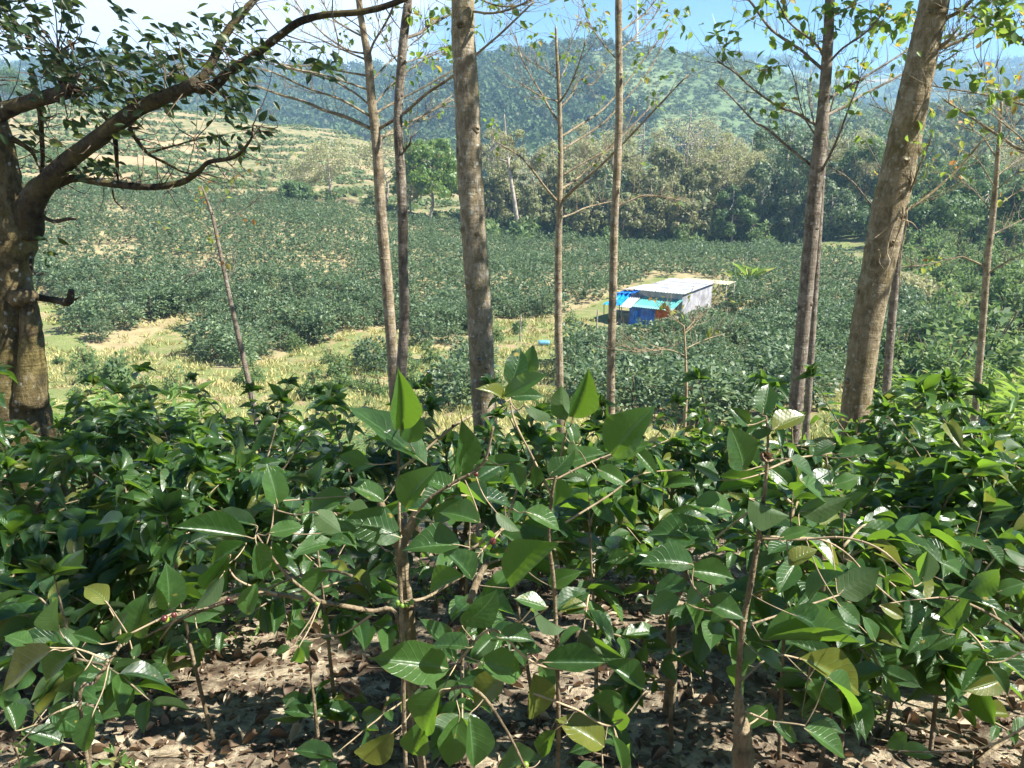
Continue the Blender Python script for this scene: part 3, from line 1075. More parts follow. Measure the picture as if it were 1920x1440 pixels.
    b.location = (0, 0, 0)
    tag(b, 'plain wooden bench in the shade under the blue tarp canopy', 'bench')


hut()

# fence posts on the grassy strip, a blue drum and a white sack lying in the grass
for k, (px, py) in enumerate([(1118, 628), (1040, 652), (975, 640)]):
    b = G(px, py, 25, 90)
    m = MB()
    tube(m, [b + (0, 0, -.2), b + (0.02, 0, .8), b + (0.05, 0.02, 1.65)], [0.055, 0.05, 0.045], 7, n=3, wob=.05)
    box(m, b + np.array([0.05, 0.02, 1.66]), .045, .045, .012)
    o = m.build('fence_post', M['post'])
    tag(o, ['weathered grey fence post beside the bare path to the hut', 'leaning grey post in the dry grass below the hut path', 'grey post at the edge of the coffee bushes by the big trunk'][k], 'post')


def drum_and_sack():
    mt = plain('faded_blue_plastic', (0.12, 0.30, 0.42), 0.4, 0.5, 0.2, 4)
    b = G(1020, 648, 25, 90)
    m = MB()
    c = b + np.array([0, 0, 0.14])
    tube(m, [c + (-.33, 0, 0), c + (-.32, 0, 0), c + (-.15, 0.0, .01), c + (.1, 0, .01), c + (.32, 0, 0), c + (.33, 0, 0)], [0.05, .15, .175, .175, .15, .05], 14, n=3)
    o = m.build('plastic_drum', mt)
    tag(o, 'pale blue plastic drum lying on its side in the grass', 'drum')
    b = G(818, 706, 20, 90)
    m = MB()
    ang = np.linspace(0, 6.2832, 13)[:-1]
    tube(m, [b + (-.42, 0, .06), b + (-.36, .02, .10), b + (-.1, 0, .13), b + (.2, -.03, .12), b + (.36, 0, .09), b + (.42, 0, .07)], [.03, .15, .2, .19, .13, .03], 12, n=4, wob=.10)
    o = m.build('sack', plain('white_woven_sack', (0.62, 0.60, 0.55), 0.8, 0.2, 0.15, 6))
    tag(o, 'crumpled white sack lying on the grass below the bushes', 'sack')


drum_and_sack()


# ------------------------------------------------------------------ wind turbines on the skyline
def turbine(px, base_py, hub_py, Y, rot, bl, label):
    mt = M.setdefault('turbine', plain('turbine_white', (0.62, 0.66, 0.70), 0.5, 0.3, 0.05, 0.05))
    b = P(px, base_py + 30, Y)
    h = P(px, hub_py, Y)
    o = thing('wind_turbine', label, 'wind turbine', b)
    m = MB()
    tube(m, [b + (0, 0, -20), (b + h) / 2, h], [2.3, 1.9, 1.3], 12, n=2)
    m.build('tower', mt, o)
    m = MB()
    tube(m, [h + (0, 6, 1), h + (0, 4, 1.5), h + (0, -3, 1.5), h + (0, -5.5, 1.2)], [0.8, 2.0, 1.9, 1.1], 10, n=3)
    m.build('nacelle', mt, o)
    m = MB()
    hb = h + np.array([0, -6, 1.2])
    tube(m, [hb + (0, 1, 0), hb + (0, 0, 0), hb + (0, -2, 0)], [1.4, 1.5, .3], 10, n=3)
    m.build('hub', mt, o)
    for k in range(3):
        a = rot + k * 2.0944
        d = np.array([math.sin(a), 0, math.cos(a)])
        s = np.array([math.cos(a), 0, -math.sin(a)])
        m = MB()
        rows = []
        for t, w, th in ((0, .9, .8), (.06, 1.1, .7), (.2, 2.2, .45), (.5, 1.5, .3), (.8, .9, .18), (1, .2, .06)):
            c = hb + d * bl * t
            rows += [c - s * w * .35 + (0, -th, 0), c + s * w * .65 + (0, 0, 0), c - s * w * .35 + (0, th, 0), c - s * w * .6]
        f = [(i * 4 + j, i * 4 + (j + 1) % 4, i * 4 + 4 + (j + 1) % 4, i * 4 + 4 + j) for i in range(5) for j in range(4)] + [(20, 21, 22, 23)]
        m.add(rows, f)
        m.build('blade', mt, o)


turbine(1194, 80, -40, 1000, 3.75, 62, 'tall white wind turbine tower rising behind the conical hill top')
turbine(1347, 102, 70, 1900, 5.9, 52, 'small far wind turbine on the skyline right of the conical hill')
turbine(1790, 122, 62, 1750, 0.35, 56, 'far pale wind turbine seen beside the thick leaning trunk')
# ------------------------------------------------------------------ trees between the field and the hills
def mid_tree(px, Y, top, wpx, kind, label, name='tree', base=None, group=None):
    x = (px - 960) / F * Y * 1.03
    z0 = T(x, Y) - 0.1
    ztop = P(px, top, Y)[2]
    h = max(ztop - z0, 2.0) * (1.12 if kind in ('yellow', 'bare', 'pole') else 1.06)
    rad = wpx / F * Y * 0.5
    b = np.array([x, Y, z0])
    o = thing(name, label, 'tree', b, group)
    tr, cr = MB(), MB()
    lean = rng.normal(0, 0.04, 2) * h
    tw = 0.016 * h + 0.05
    dens = {'round': 1, 'green': 1.0, 'vine': 1.15, 'dark': 1.1, 'yellow': 0.62, 'bare': 0.22, 'pole': 0.35}[kind]
    c0 = {'round': 0.42, 'green': 0.36, 'vine': 0.06, 'dark': 0.06, 'yellow': 0.30, 'bare': 0.35, 'pole': 0.6}[kind]
    top_p = b + np.array([lean[0], lean[1], h * 0.9])
    path = [b, b + np.array([lean[0] * .2 + rng.normal(0, .02) * h, lean[1] * .2, h * .3]), b + np.array([lean[0] * .6 + rng.normal(0, .02) * h, lean[1] * .6, h * .62]), top_p]
    axis = tube(tr, path, [tw, tw * .85, tw * .55, tw * .15], 7, n=6)
    nl = {'round': 16, 'green': 16, 'vine': 16, 'dark': 14, 'yellow': 24, 'bare': 30, 'pole': 12}[kind]
    tips = []
    for k in range(nl):
        t = rng.uniform(c0 * 0.8, 0.93)
        s = axis[int(t * (len(axis) - 1))]
        a = k * 2.4 + rng.normal(0, .4)
        tt = (t - c0) / (1 - c0)
        ext = rad * (0.45 + 0.75 * math.sqrt(max(0, 1 - (2 * max(tt, 0) - 0.9) ** 2))) * rng.uniform(0.6, 1.05)
        up = rng.uniform(0.35, 0.95) if kind in ('bare', 'yellow', 'pole') else rng.uniform(-0.1, 0.75)
        e = s + np.array([math.cos(a) * ext, math.sin(a) * ext, ext * up])
        e[2] = min(e[2], z0 + h * (1.0 - (0.25 if kind in ('bare', 'yellow', 'pole') else 0.42) * min(1.2, ext / rad) ** 2) - rng.uniform(0, .10) * h)
        m = (s + e) / 2 + np.array([0, 0, -0.06 * ext]) + rng.normal(0, .05, 3) * ext
        rr = tw * (0.45 if kind != 'bare' else 0.35) * (1 - 0.55 * t)
        tube(tr, [s, m, e], [rr, rr * .6, rr * .18], 5, n=4)
        tips.append((m, e))
        if kind in ('bare', 'yellow', 'pole'):
            for q in range(4):
                s2 = m + (e - m) * rng.random()
                e2 = s2 + (rdir(1, 0.0, 1)[0]) * ext * rng.uniform(.25, .5)
                e2[2] = min(e2[2], z0 + h * (1.0 - 0.35 * min(1.2, np.hypot(*(e2 - b)[:2]) / rad) ** 2) - rng.uniform(0, .05) * h)
                tube(tr, [s2, (s2 + e2) / 2 + rng.normal(0, .03, 3) * ext, e2], [rr * .35, rr * .25, rr * .1], 4, n=2)
                tips.append((s2, e2))
    if kind in ('green', 'round', 'vine', 'dark'):
        for q in range(60 if kind == 'round' else 26 if kind == 'green' else 16):
            dv = rdir(1, -.75, 1)[0]
            cc = b + np.array([lean[0] * .6, lean[1] * .6, h * (.68 if kind == 'round' else .62)]) + dv * np.array([rad * .72, rad * .72, h * .30]) * rng.uniform(.75, 1.05)
            tips.append((cc, cc + dv * .1 * rad))
    lsz = 0.36 if kind in ('green', 'round', 'vine', 'dark') else 0.26
    # leaf clumps at limb ends, and (vine) hanging curtains round the trunk
    for m, e in tips:
        for q in range(3 if kind in ('green', 'round', 'vine', 'dark') else 2):
            c = m + (e - m) * rng.uniform(.35, 1.05)
            nq = int({'round': 62, 'green': 62, 'vine': 60, 'dark': 60, 'yellow': 30, 'bare': 8, 'pole': 22}[kind] * rng.uniform(.6, 1.3) * min(1.5, 0.6 + rad / 5))
            sg = rad * rng.uniform(0.13, 0.24)
            d = rdir(nq, -0.6, 1)
            pp = c + d * (sg * rng.uniform(.5, 1.25, nq))[:, None] * np.array([1, 1, 1.05])
            pp[:, 2] = np.minimum(pp[:, 2], z0 + h * 1.01)
            D = unit(np.cross(d + rng.normal(0, .5, (nq, 3)), rdir(nq)))
            L = lsz * rng.uniform(.7, 1.4, nq)
            scatter(cr, LEAF_D, pp - D * (L * .5)[:, None], D, d, L, L * .7, np.clip(rng.uniform(.1, .9) + rng.normal(0, .15, nq), 0, 1))
    if kind in ('vine', 'dark'):
        n = int(900 * min(2, h / 10))
        t = rng.random(n)
        ai = (t * (len(axis) - 1)).astype(int)
        a = rng.uniform(0, 6.28, n)
        rr = rad * (0.25 + 0.45 * np.abs(fbm(a * 1.2 + px, t * 5, 3)) * 2.2)
        pp = axis[ai] + np.column_stack([np.cos(a) * rr, np.sin(a) * rr, rng.normal(0, .3, n)])
        D = unit(np.column_stack([np.cos(a) * .5, np.sin(a) * .5, -np.ones(n)]) + rng.normal(0, .35, (n, 3)))
        L = lsz * rng.uniform(.8, 1.5, n)
        scatter(cr, LEAF_D, pp, D, np.column_stack([np.cos(a), np.sin(a), .4 * np.ones(n)]), L, L * .65)
    mat = {'round': 'lush', 'green': 'green', 'vine': 'vine', 'dark': 'vine', 'yellow': 'yellow', 'bare': 'yellow', 'pole': 'yellow'}[kind]
    tr.build('trunk', M['midbark'], o)
    cr.build('crown', M['olive' if mat in ('vine', 'green') and 880 < px < 1330 and rng.random() < .75 else mat], o)
    return o


MID = [
    (812, 117, 272, 124, 'round', 'round dense green tree standing alone at the left end of the tree line'),
    (640, 120, 262, 95, 'bare', 'bare brown tree with fine twigs left of the round green tree'),
    (598, 124, 300, 80, 'bare', 'low bare tree with grey twigs at the top left edge of the field'),
    (735, 124, 250, 100, 'bare', 'tall thin bare tree behind the pair of slender trunks'),
    (575, 112, 345, 60, 'green', 'small dark rounded tree at the upper left field edge'),
    (975, 112, 215, 66, 'pole', 'slim pole-like tree with pale trunk and thin tan top'),
    (925, 128, 232, 62, 'yellow', 'yellow tan tree behind the pole-like tree'),
    (1092, 126, 238, 120, 'yellow', 'yellow-green airy tree behind the slender branched sapling'),
    (1178, 128, 232, 110, 'yellow', 'yellow-tan feathery tree behind the straight pale trunk'),
    (1262, 126, 208, 140, 'bare', 'tallest pale leafless tree above the hut'),
    (1345, 121, 262, 120, 'yellow', 'broad tan-yellow tree left of the dark creeper-covered tree'),
    (1295, 117, 305, 95, 'vine', 'creeper-hung tree with open trunk behind the hut'),
    (1432, 124, 215, 150, 'vine', 'tall grey-green tree smothered in creepers'),
    (1398, 114, 305, 92, 'dark', 'dark creeper column below the tall grey-green tree'),
    (1488, 117, 285, 120, 'dark', 'dark shaded tree left of the twin slender trunks'),
    (1572, 122, 272, 140, 'green', 'broad leafy green tree behind the twin slender trunks'),
    (1648, 126, 300, 130, 'green', 'leafy green tree behind the thick leaning trunk'),
    (1528, 111, 352, 105, 'dark', 'low dark tree behind the twin slender trunks'),
    (1605, 108, 392, 100, 'green', 'low green tree at the right end of the field'),
    (1052, 118, 300, 105, 'vine', 'grey-green tree behind the branched sapling at mid height'),
    (1122, 115, 318, 100, 'vine', 'creeper-covered tree between the two slender trunks'),
    (1205, 116, 322, 110, 'vine', 'leafy tree with tangled trunk right of the straight pale trunk'),
    (930, 116, 338, 95, 'green', 'rounded green tree just right of the thick central trunk'),
    (1000, 115, 348, 85, 'vine', 'low grey-green tree beside the pole-like tree'),
    (1560, 150, 250, 120, 'yellow', 'faded yellowish tree on the slope behind the dark trees'),
    (1000, 150, 290, 130, 'bare', 'leafless grey tree in the gap behind the pole-like tree'),
    (1120, 155, 262, 150, 'bare', 'wide leafless grey tree behind the yellow-green trees'),
    (1700, 95, 365, 150, 'green', 'spreading green tree right of the thick leaning trunk'),
    (1810, 100, 345, 160, 'green', 'spreading pale green tree by the right edge slope'),
    (1905, 85, 330, 150, 'green', 'leafy green tree at the right edge of the view'),
    (1760, 130, 300, 150, 'green', 'hazy green tree higher on the right slope'),
    (1880, 140, 270, 160, 'yellow', 'hazy yellowish tree high on the right slope'),
    (90, 235, 125, 90, 'green', 'light yellow-green tree on the terraced slope behind the gnarled tree'),
    (1662, 58, 520, 120, 'bare', 'grey leafless shrub tree beside the thick leaning trunk'),
    (1140, 124, 262, 80, 'green', 'narrow olive-green tree just left of the straight pale trunk'),
    (1230, 120, 262, 84, 'vine', 'creeper-hung tree just right of the straight pale trunk'),
    (1315, 128, 240, 90, 'yellow', 'tall faded tan tree behind the broad tan-yellow tree'),
    (1380, 130, 255, 84, 'bare', 'leafless grey crown left of the tall grey-green tree'),
    (1462, 113, 262, 90, 'vine', 'shaggy creeper-covered tree right of the tall grey-green tree'),
    (1030, 124, 262, 76, 'yellow', 'pale yellow tree behind the branched sapling'),
    (955, 124, 290, 70, 'green', 'small olive tree beside the pole-like tree foot'),
    (1545, 124, 258, 90, 'yellow', 'faded tan tree top above the broad leafy green tree'),
    (1608, 118, 318, 90, 'vine', 'creeper-hung tree right of the broad leafy green tree'),
    (1355, 112, 352, 80, 'green', 'low bright green tree at the field edge left of the dark creeper column'),
    (1255, 113, 350, 84, 'vine', 'low shaggy tree behind the hut roof'),
    (1160, 112, 368, 78, 'green', 'low rounded green tree left of the hut roof'),
    (1085, 112, 360, 80, 'vine', 'shaggy low tree beside the branched sapling'),
    (780, 122, 330, 60, 'bare', 'thin leafless tree just left of the round green tree'),
]
for m in MID:
    mid_tree(*m)


def shrub_protos():
    out = []
    for k in range(6):
        mb = MB()
        rad, h = 1.5, 1.9 + 0.25 * k
        for c in range(16):
            d = rdir(1, 0, 1)[0]
            cc = d * np.array([rad * .75, rad * .75, h * .75]) * rng.uniform(.45, 1)
            n = 46
            e = rdir(n, -.5, 1)
            pp = cc + e * rng.uniform(.15, .5, n)[:, None]
            pp[:, 2] = np.maximum(pp[:, 2], .03)
            D = unit(e + rng.normal(0, .7, (n, 3)))
            L = (0.30 if k % 2 else 0.22) * rng.uniform(.7, 1.5, n)
            scatter(mb, LEAF_D, pp, D, e + np.array([0, 0, .6]), L, L * .5, np.clip(rng.uniform(.15, .85) + rng.normal(0, .15, n), 0, 1))
        st = MB()
        for q in range(5):
            a = rng.uniform(0, 6.28)
            tube(st, [(0, 0, -.1), (math.cos(a) * .25, math.sin(a) * .25, h * .35), (math.cos(a) * .7, math.sin(a) * .7, h * .75)], [.04, .03, .01], 5, n=3)
        out.append((mb, st, h))
    return out


def shrubs():
    pro = []
    for mb, st, h in shrub_protos():
        o = thing('shrub', '-', 'shrub', (0, 0, 0))
        mb.build('foliage', M['shrub'], o)
        st.build('stem', M['twigd'], o)
        pro.append((o, h))
    spots = []
    L1 = 'leafy shrub in the belt of undergrowth below the tree line'
    G1 = 'shrubs along the far edge of the field'
    for k in range(84):
        px = 880 + k * 9.4 + rng.normal(0, 8)
        Y = rng.uniform(108, 134)
        spots.append((px, Y, rng.uniform(1.0, 2.3), L1, G1))
    L2 = 'leafy shrub among the dense bushes on the right-hand slope'
    G2 = 'shrubs on the right-hand slope'
    for k in range(190):
        Y = rng.uniform(26, 125)
        px = rng.uniform(1640, 2020) if Y > 45 else rng.uniform(1700, 2050)
        b = P(px, 400, Y)
        x, y = proj(np.array([b[0], Y, T(b[0], Y)]))
        if 1770 < x[0] < 1870 and 545 < y[0] < 640:
            continue
        if in_poly(x, y, FIELD_A)[0]:
            continue
        spots.append((px, Y, rng.uniform(0.8, 1.5), L2, G2))
    L3 = 'small bush on the grassy bank below the coffee rows'
    G3 = 'bushes on the grassy bank'
    for q in range(30):
        b = G(rng.uniform(60, 1100), rng.uniform(655, 765), 20, 90)
        spots.append((proj(b)[0][0], b[1], rng.uniform(.2, .5), L3, G3))
    for px, py, s in ((690, 690, .7), (930, 640, .55), (975, 625, .5), (1075, 612, .5), (880, 690, .6), (700, 740, .5), (560, 745, .5), (300, 735, .6), (180, 720, .7), (120, 690, .6), (840, 735, .55), (450, 715, .4)):
        b = G(px, py, 20, 90)
        spots.append((px, b[1], s, L3, G3))
    L4 = 'low bush on the upper edge of the field below the terraces'
    for k in range(22):
        spots.append((rng.uniform(-60, 860), rng.uniform(112, 135), rng.uniform(.7, 1.2), L4, 'bushes at the foot of the terraced slope'))
    first = {}
    for px, Y, s, lab, grp in spots:
        x = P(px, 400, Y)[0]
        k = int(rng.integers(6))
        o, h = pro[k]
        if k not in first:
            first[k] = 1
            o.location = (x, Y, T(x, Y) - .05)
            o.scale = (s, s, s)
            o['label'] = lab
            o['group'] = grp
        else:
            c = copy_thing(o, (x, Y, T(x, Y) - .05), rng.uniform(0, 6.28), s, lab)
            c['group'] = grp


shrubs()
CROWN_K = 0.22
for gx, gy, gd, gr in ((120, 1350, 1.55, .14), (60, 1260, 1.55, .14), (465, 1050, 1.75, .14), (400, 1110, 1.75, .12), (790, 1340, 1.85, .14), (1040, 930, 1.85, .12), (870, 845, 1.9, .12), (1560, 1290, 1.95, .14),
                       (1550, 1390, 1.95, .12), (1850, 1090, 2.15, .16), (1440, 790, 1.95, .12), (960, 1180, 1.85, .12), (1100, 1240, 1.85, .12), (830, 1200, 1.85, .10), (1470, 950, 1.95, .12), (1300, 1160, 1.95, .12),
                       (120, 800, 4.6, .16), (330, 830, 4.6, .14), (560, 820, 4.8, .16), (1250, 860, 4.6, .45), (1400, 850, 4.8, .45), (1600, 830, 5, .4), (1700, 1000, 3.4, .16), (1880, 900, 3.6, .14), (420, 900, 4, .14), (250, 960, 3.6, .14)):
    GAPS.append((P(gx, gy, gd), gr))
for gx, gy, gr in ((420, 1330, .28), (520, 1190, .22), (1150, 1150, .28), (1120, 1290, .25), (1750, 1290, .3), (1600, 1400, .2), (200, 1420, .2), (700, 1400, .2)):
    GAPS.append((G(gx, gy, 1.2, 8), gr))
# ------------------------------------------------------------------ trees standing between the camera and the field
def wr(w, px, py, d):
    y = (720 - py) / F
    return 0.5 * w * d / (CP + SP * y) / F


def near_tree(name, label, d, pts, bark, branches=(), spots=(), top=7.5, leaf='canopy', lsize=0.085, tmpl=None, crown=None, group=None,
              twig='twigd', flare=1.5, allowed=None, cat='tree'):
    """pts: (px, py, width px) from the top down; branches: (list of px,py), w0, w1, depth change"""
    tmpl = tmpl or LEAF_S
    p3 = [P(x, y, d) for x, y, w in pts]
    rr = [wr(w, x, y, d) for x, y, w in pts]
    dn = unit(p3[-1] - p3[-2])
    dn = unit(dn + np.array([0, 0, -0.8]))
    low = p3[-1].copy()
    for _ in range(200):
        if low[2] < T(low[0], low[1]) + 0.02:
            break
        low = low + dn * 0.05
    gz = low - np.array([0, 0, 0.15])
    p3 += [(p3[-1] * .45 + low * .55), gz]
    rr += [rr[-1] * 1.04, rr[-1] * flare]
    inside = pts[0][1] > 8
    if not inside:
        upd = unit(p3[0] - p3[1])
        upd = unit(upd + np.array([0, 0, 0.6]))
        n = max((top - p3[0][2]) / max(upd[2], .3), .5)
        ext = [p3[0] + upd * n, p3[0] + upd * n * .5]
        p3 = ext + p3
        rr = [rr[0] * .25, rr[0] * .7] + rr
    o = thing(name, label, cat, (low[0], low[1], T(low[0], low[1])), group)
    m = MB()
    axis = tube(m, p3[::-1], rr[::-1], 18 if max(rr) > .06 else 10, n=7, wob=0.018)
    # knots and branch scars
    if max(rr) > 0.05:
        for k in range(9):
            i = rng.integers(4, len(axis) - 4)
            a = rng.uniform(3.3, 6.1)
            rad = np.interp(i, np.linspace(0, len(axis) - 1, len(rr)), rr[::-1])
            c = axis[i] + np.array([math.cos(a), math.sin(a), 0]) * rad * 0.88
            out = np.array([math.cos(a), math.sin(a), 0.25])
            s = rad * rng.uniform(.22, .36)
            tube(m, [c - out * s, c + out * s * .25, c + out * s * .55, c + out * s * .35], [s * 1.5, s * 1.15, s * .65, s * .12], 8, n=3, wob=.08)
    m.build('trunk', bark, o)
    lines = []
    brs = []
    tips = []
    for bp, w0, w1, dd in branches:
        n = len(bp)
        q = [P(x, y, d + dd * (i / max(1, n - 1))) for i, (x, y) in enumerate(bp)]
        # root the limb inside the trunk
        j = np.argmin(np.linalg.norm(axis - q[0], axis=1))
        q[0] = axis[j] * .6 + q[0] * .4
        ws = np.linspace(w0, w1, n) * (.62 if cat == 'sapling' else .8)
        r3 = [wr(w, x, y, d) for w, (x, y) in zip(ws, bp)]
        q = np.array(q)
        q[1:-1] += rng.normal(0, .006, (n - 2, 3)) if n > 2 else 0
        b = MB()
        c = tube(b, q, r3, 8, n=5, wob=.03)
        lines.append(c)
        # fine side shoots, mostly growing upwards
        for s in range(int(6 + n * 2.6)):
            i = rng.integers(len(c) // 5, len(c))
            v = unit(c[min(i + 1, len(c) - 1)] - c[max(i - 1, 0)])
            e = unit(v * .7 + rdir(1)[0] * .75 + np.array([0, 0, .55])) * rng.uniform(.12, .55)
            md = c[i] + e * .5 + rng.normal(0, .02, 3) + np.array([0, 0, -.03])
            tube(b, [c[i], md, c[i] + e], [.0032, .0023, .0010], 4, n=3)
            lines.append(np.array([c[i], c[i] + e]))
            for q in range(rng.integers(0, 3)):
                e2 = unit(e + rdir(1)[0] * np.linalg.norm(e)) * rng.uniform(.06, .2)
                tube(b, [md, md + e2 * .5 + rng.normal(0, .008, 3), md + e2], [.0018, .0014, .0008], 4, n=2)
            if rng.random() < .3 and proj(c[i] + e)[1][0] < 330:
                tips.append(c[i] + e)
        brs.append(b)
    for b in brs[:90]:
        b.build('branch', bark, o)
    tw, cr = MB(), MB()
    allp = np.concatenate(lines + [axis]) if lines else axis

    def leaves(c, n, spread, size):
        d1 = rdir(n)
        pp = c + d1 * (rng.random((n, 1)) ** .6) * spread * np.array([1, .8, .8])
        D = unit(d1 * .6 + np.array([.25, 0, -.35]) + rng.normal(0, .5, (n, 3)))
        N = unit(np.array([0, -.25, 1.0]) + rng.normal(0, .55, (n, 3)))
        L = size * rng.uniform(.7, 1.35, n)
        scatter(cr, tmpl, pp, D, N, L, L * rng.uniform(.5, .75, n))
        return pp

    def twig_to(e, r=.003):
        j = np.argmin(np.linalg.norm(allp - e, axis=1) + 0.25 * np.maximum(0, allp[:, 2] - e[2]))
        s = allp[j]
        if np.linalg.norm(s - e) > 1.8:
            return
        mid = (s + e) / 2 + np.array([0, 0, -.08 * np.linalg.norm(s - e)]) + rng.normal(0, .02, 3)
        tube(tw, [s, mid, e], [r, r * .7, r * .35], 4, n=4)

    for sp in spots:
        x, y, n = sp[:3]
        spread = sp[3] if len(sp) > 3 else .10
        c = P(x, y, d + rng.uniform(-.25, .35))
        pp = leaves(c, n, spread, lsize)
        twig_to(c)
        for q in pp[::3]:
            tube(tw, [c, (c + q) / 2 + rng.normal(0, .01, 3), q], [.0018, .0014, .0009], 3, n=2)
    for c in tips:
        leaves(c, rng.integers(1, 3), .03, lsize * .9)
    if crown:
        cx, cy, cz, rx, rz, nc, nl = crown
        nc = int(nc * CROWN_K)
        c0 = np.array([cx, cy, cz])
        tipp = axis[-1]
        for k in range(nc):
            dv = rdir(1, -.7, 1)[0] * rng.uniform(.3, 1) ** .5
            c = c0 + dv * np.array([rx, rx, rz])
            px, py = proj(c)
            if -80 < px[0] < 2000 and py[0] > -55:
                continue
            if cy < 5.5 and not open_to_sun(c, .26):
                continue
            nn = int(nl * rng.uniform(.5, 1.5))
            n0 = cr.n
            d1 = rdir(nn)
            pp = c + d1 * rng.uniform(.05, .42, nn)[:, None]
            px, py = proj(pp)
            pp = pp[(py < -8) | (px < -20) | (px > 1940)]
            if not len(pp):
                continue
            nn = len(pp)
            L = lsize * 1.3 * rng.uniform(.7, 1.35, nn)
            scatter(cr, LEAF_M[:1] if False else LEAF_S, pp, rdir(nn, -.9, .4), unit(np.array([0, 0, 1.0]) + rng.normal(0, .5, (nn, 3))), L, L * .75)
            s = tipp + (c0 - tipp) * rng.uniform(-.3, .6) if k % 2 else axis[int(len(axis) * rng.uniform(.78, .99))]
            md = (s + c) / 2 + np.array([0, 0, -.15])
            pxm, pym = proj(np.array([s, md]))
            if (pym < 0).all() or (pxm > 1920).all() or (pxm < 0).all():
                tube(tw, [s, md, c], [.016, .011, .004], 5, n=4)
    if cr.n:
        build2('crown', [(cr, M[leaf]), (tw, M[twig])], o)
    return o


def upper(x, y, d, z, r=1.7, rz=1.5, n=22, m=34):
    p = P(x, -150, d)
    return (p[0], d, z, r, rz, n, m)


# thick central trunk
near_tree('shade_tree', 'thick pale mottled trunk standing alone in the middle of the view', 7.0,
          [(868, -20, 43), (868, 60, 44), (874, 160, 46), (880, 300, 48), (886, 400, 47), (893, 500, 47), (900, 600, 47), (904, 700, 46), (911, 815, 46)], M['bark1'],
          [([(892, 16), (920, 26), (958, 16), (1002, -4)], 6, 4, -.5), ([(890, 0), (935, 12), (985, 6), (1015, -10)], 5, 3, .3)],
          [(925, 12, 4), (915, 5, 3), (960, 6, 3), (897, 60, 2, .04)], top=8.5, crown=upper(868, 0, 7.0, 6.4, 2.0, 1.8, 22, 30), flare=1.25)
# left one of the slender pair, with many low boughs
near_tree('shade_tree', 'slender tan trunk with many long slanting boughs, left one of the close pair', 9.0,
          [(672, -15, 12), (678, 40, 12), (690, 110, 15), (697, 190, 17), (706, 265, 19), (711, 340, 20), (717, 430, 21), (728, 560, 21), (737, 690, 21)], M['bark2'],
          [([(699, 246), (652, 222), (610, 205), (570, 191), (527, 177), (478, 160)], 9, 5, .5),
           ([(697, 219), (650, 195), (620, 178), (575, 163), (518, 140), (482, 127)], 6, 3, -.4),
           ([(694, 198), (665, 175), (632, 155), (590, 142), (540, 128), (480, 113)], 5, 2.5, .4),
           ([(691, 172), (650, 155), (600, 138), (545, 128), (490, 108)], 5, 3, -.6),
           ([(688, 140), (640, 133), (595, 124), (540, 122), (482, 106)], 5, 2.5, .2),
           ([(683, 116), (640, 92), (600, 74), (565, 58)], 5, 2.5, .6),
           ([(680, 102), (655, 92), (610, 66), (575, 30), (545, -10)], 5, 2.5, -.3),
           ([(678, 70), (650, 52), (620, 30), (600, -5)], 5, 3, .4),
           ([(713, 243), (756, 213), (800, 177), (846, 143), (896, 100), (940, 60), (1000, 4)], 9, 4, -.9),
           ([(713, 266), (745, 240), (790, 216), (850, 186)], 7, 4, .7),
           ([(708, 216), (735, 196), (790, 166), (852, 130)], 6, 3, .4),
           ([(703, 198), (725, 170), (762, 138), (805, 104), (850, 92)], 5, 2.5, .5),
           ([(690, 108), (702, 80), (722, 42), (745, -5)], 6, 4, -.3),
           ([(697, 150), (725, 118), (760, 95), (800, 60)], 5, 2.5, .5),
           ([(710, 255), (740, 250), (790, 222), (848, 178)], 4, 2.5, .9)],
          [(560, 42, 4), (590, 110, 4), (612, 122, 4), (640, 80, 3), (703, 42, 3), (660, 60, 3), (720, 68, 3), (545, 118, 3), (760, 130, 3), (830, 112, 3), (600, 25, 4), (520, 20, 4), (630, 15, 4)],
          top=7.0, crown=upper(665, 0, 9, 6.6, 1.8, 1.4, 18, 26))
near_tree('shade_tree', 'slender dark trunk with a short snag, right one of the close pair', 8.0,
          [(766, -15, 15), (764, 10, 16), (757, 70, 17), (751, 140, 17), (746, 230, 17), (750, 300, 18), (755, 400, 19), (756, 500, 18), (758, 600, 19), (752, 715, 20)], M['bark3'],
          [([(760, 75), (785, 62), (807, 47), (843, 27), (880, 2)], 8, 5, .5), ([(757, 287), (766, 272), (771, 258)], 7, 3, -.1),
           ([(757, 120), (790, 105), (830, 92), (862, 80)], 4, 2, .8), ([(760, 130), (735, 100), (715, 60), (702, 10)], 4, 2, .3)],
          [(770, 30, 4), (797, 40, 5), (800, 95, 4), (815, 122, 4), (780, 118, 4), (832, 84, 6), (850, 88, 4), (792, 28, 3), (776, 140, 2), (820, 40, 3)],
          top=7.5, crown=upper(766, 0, 8, 6.4, 1.7, 1.4, 18, 26))
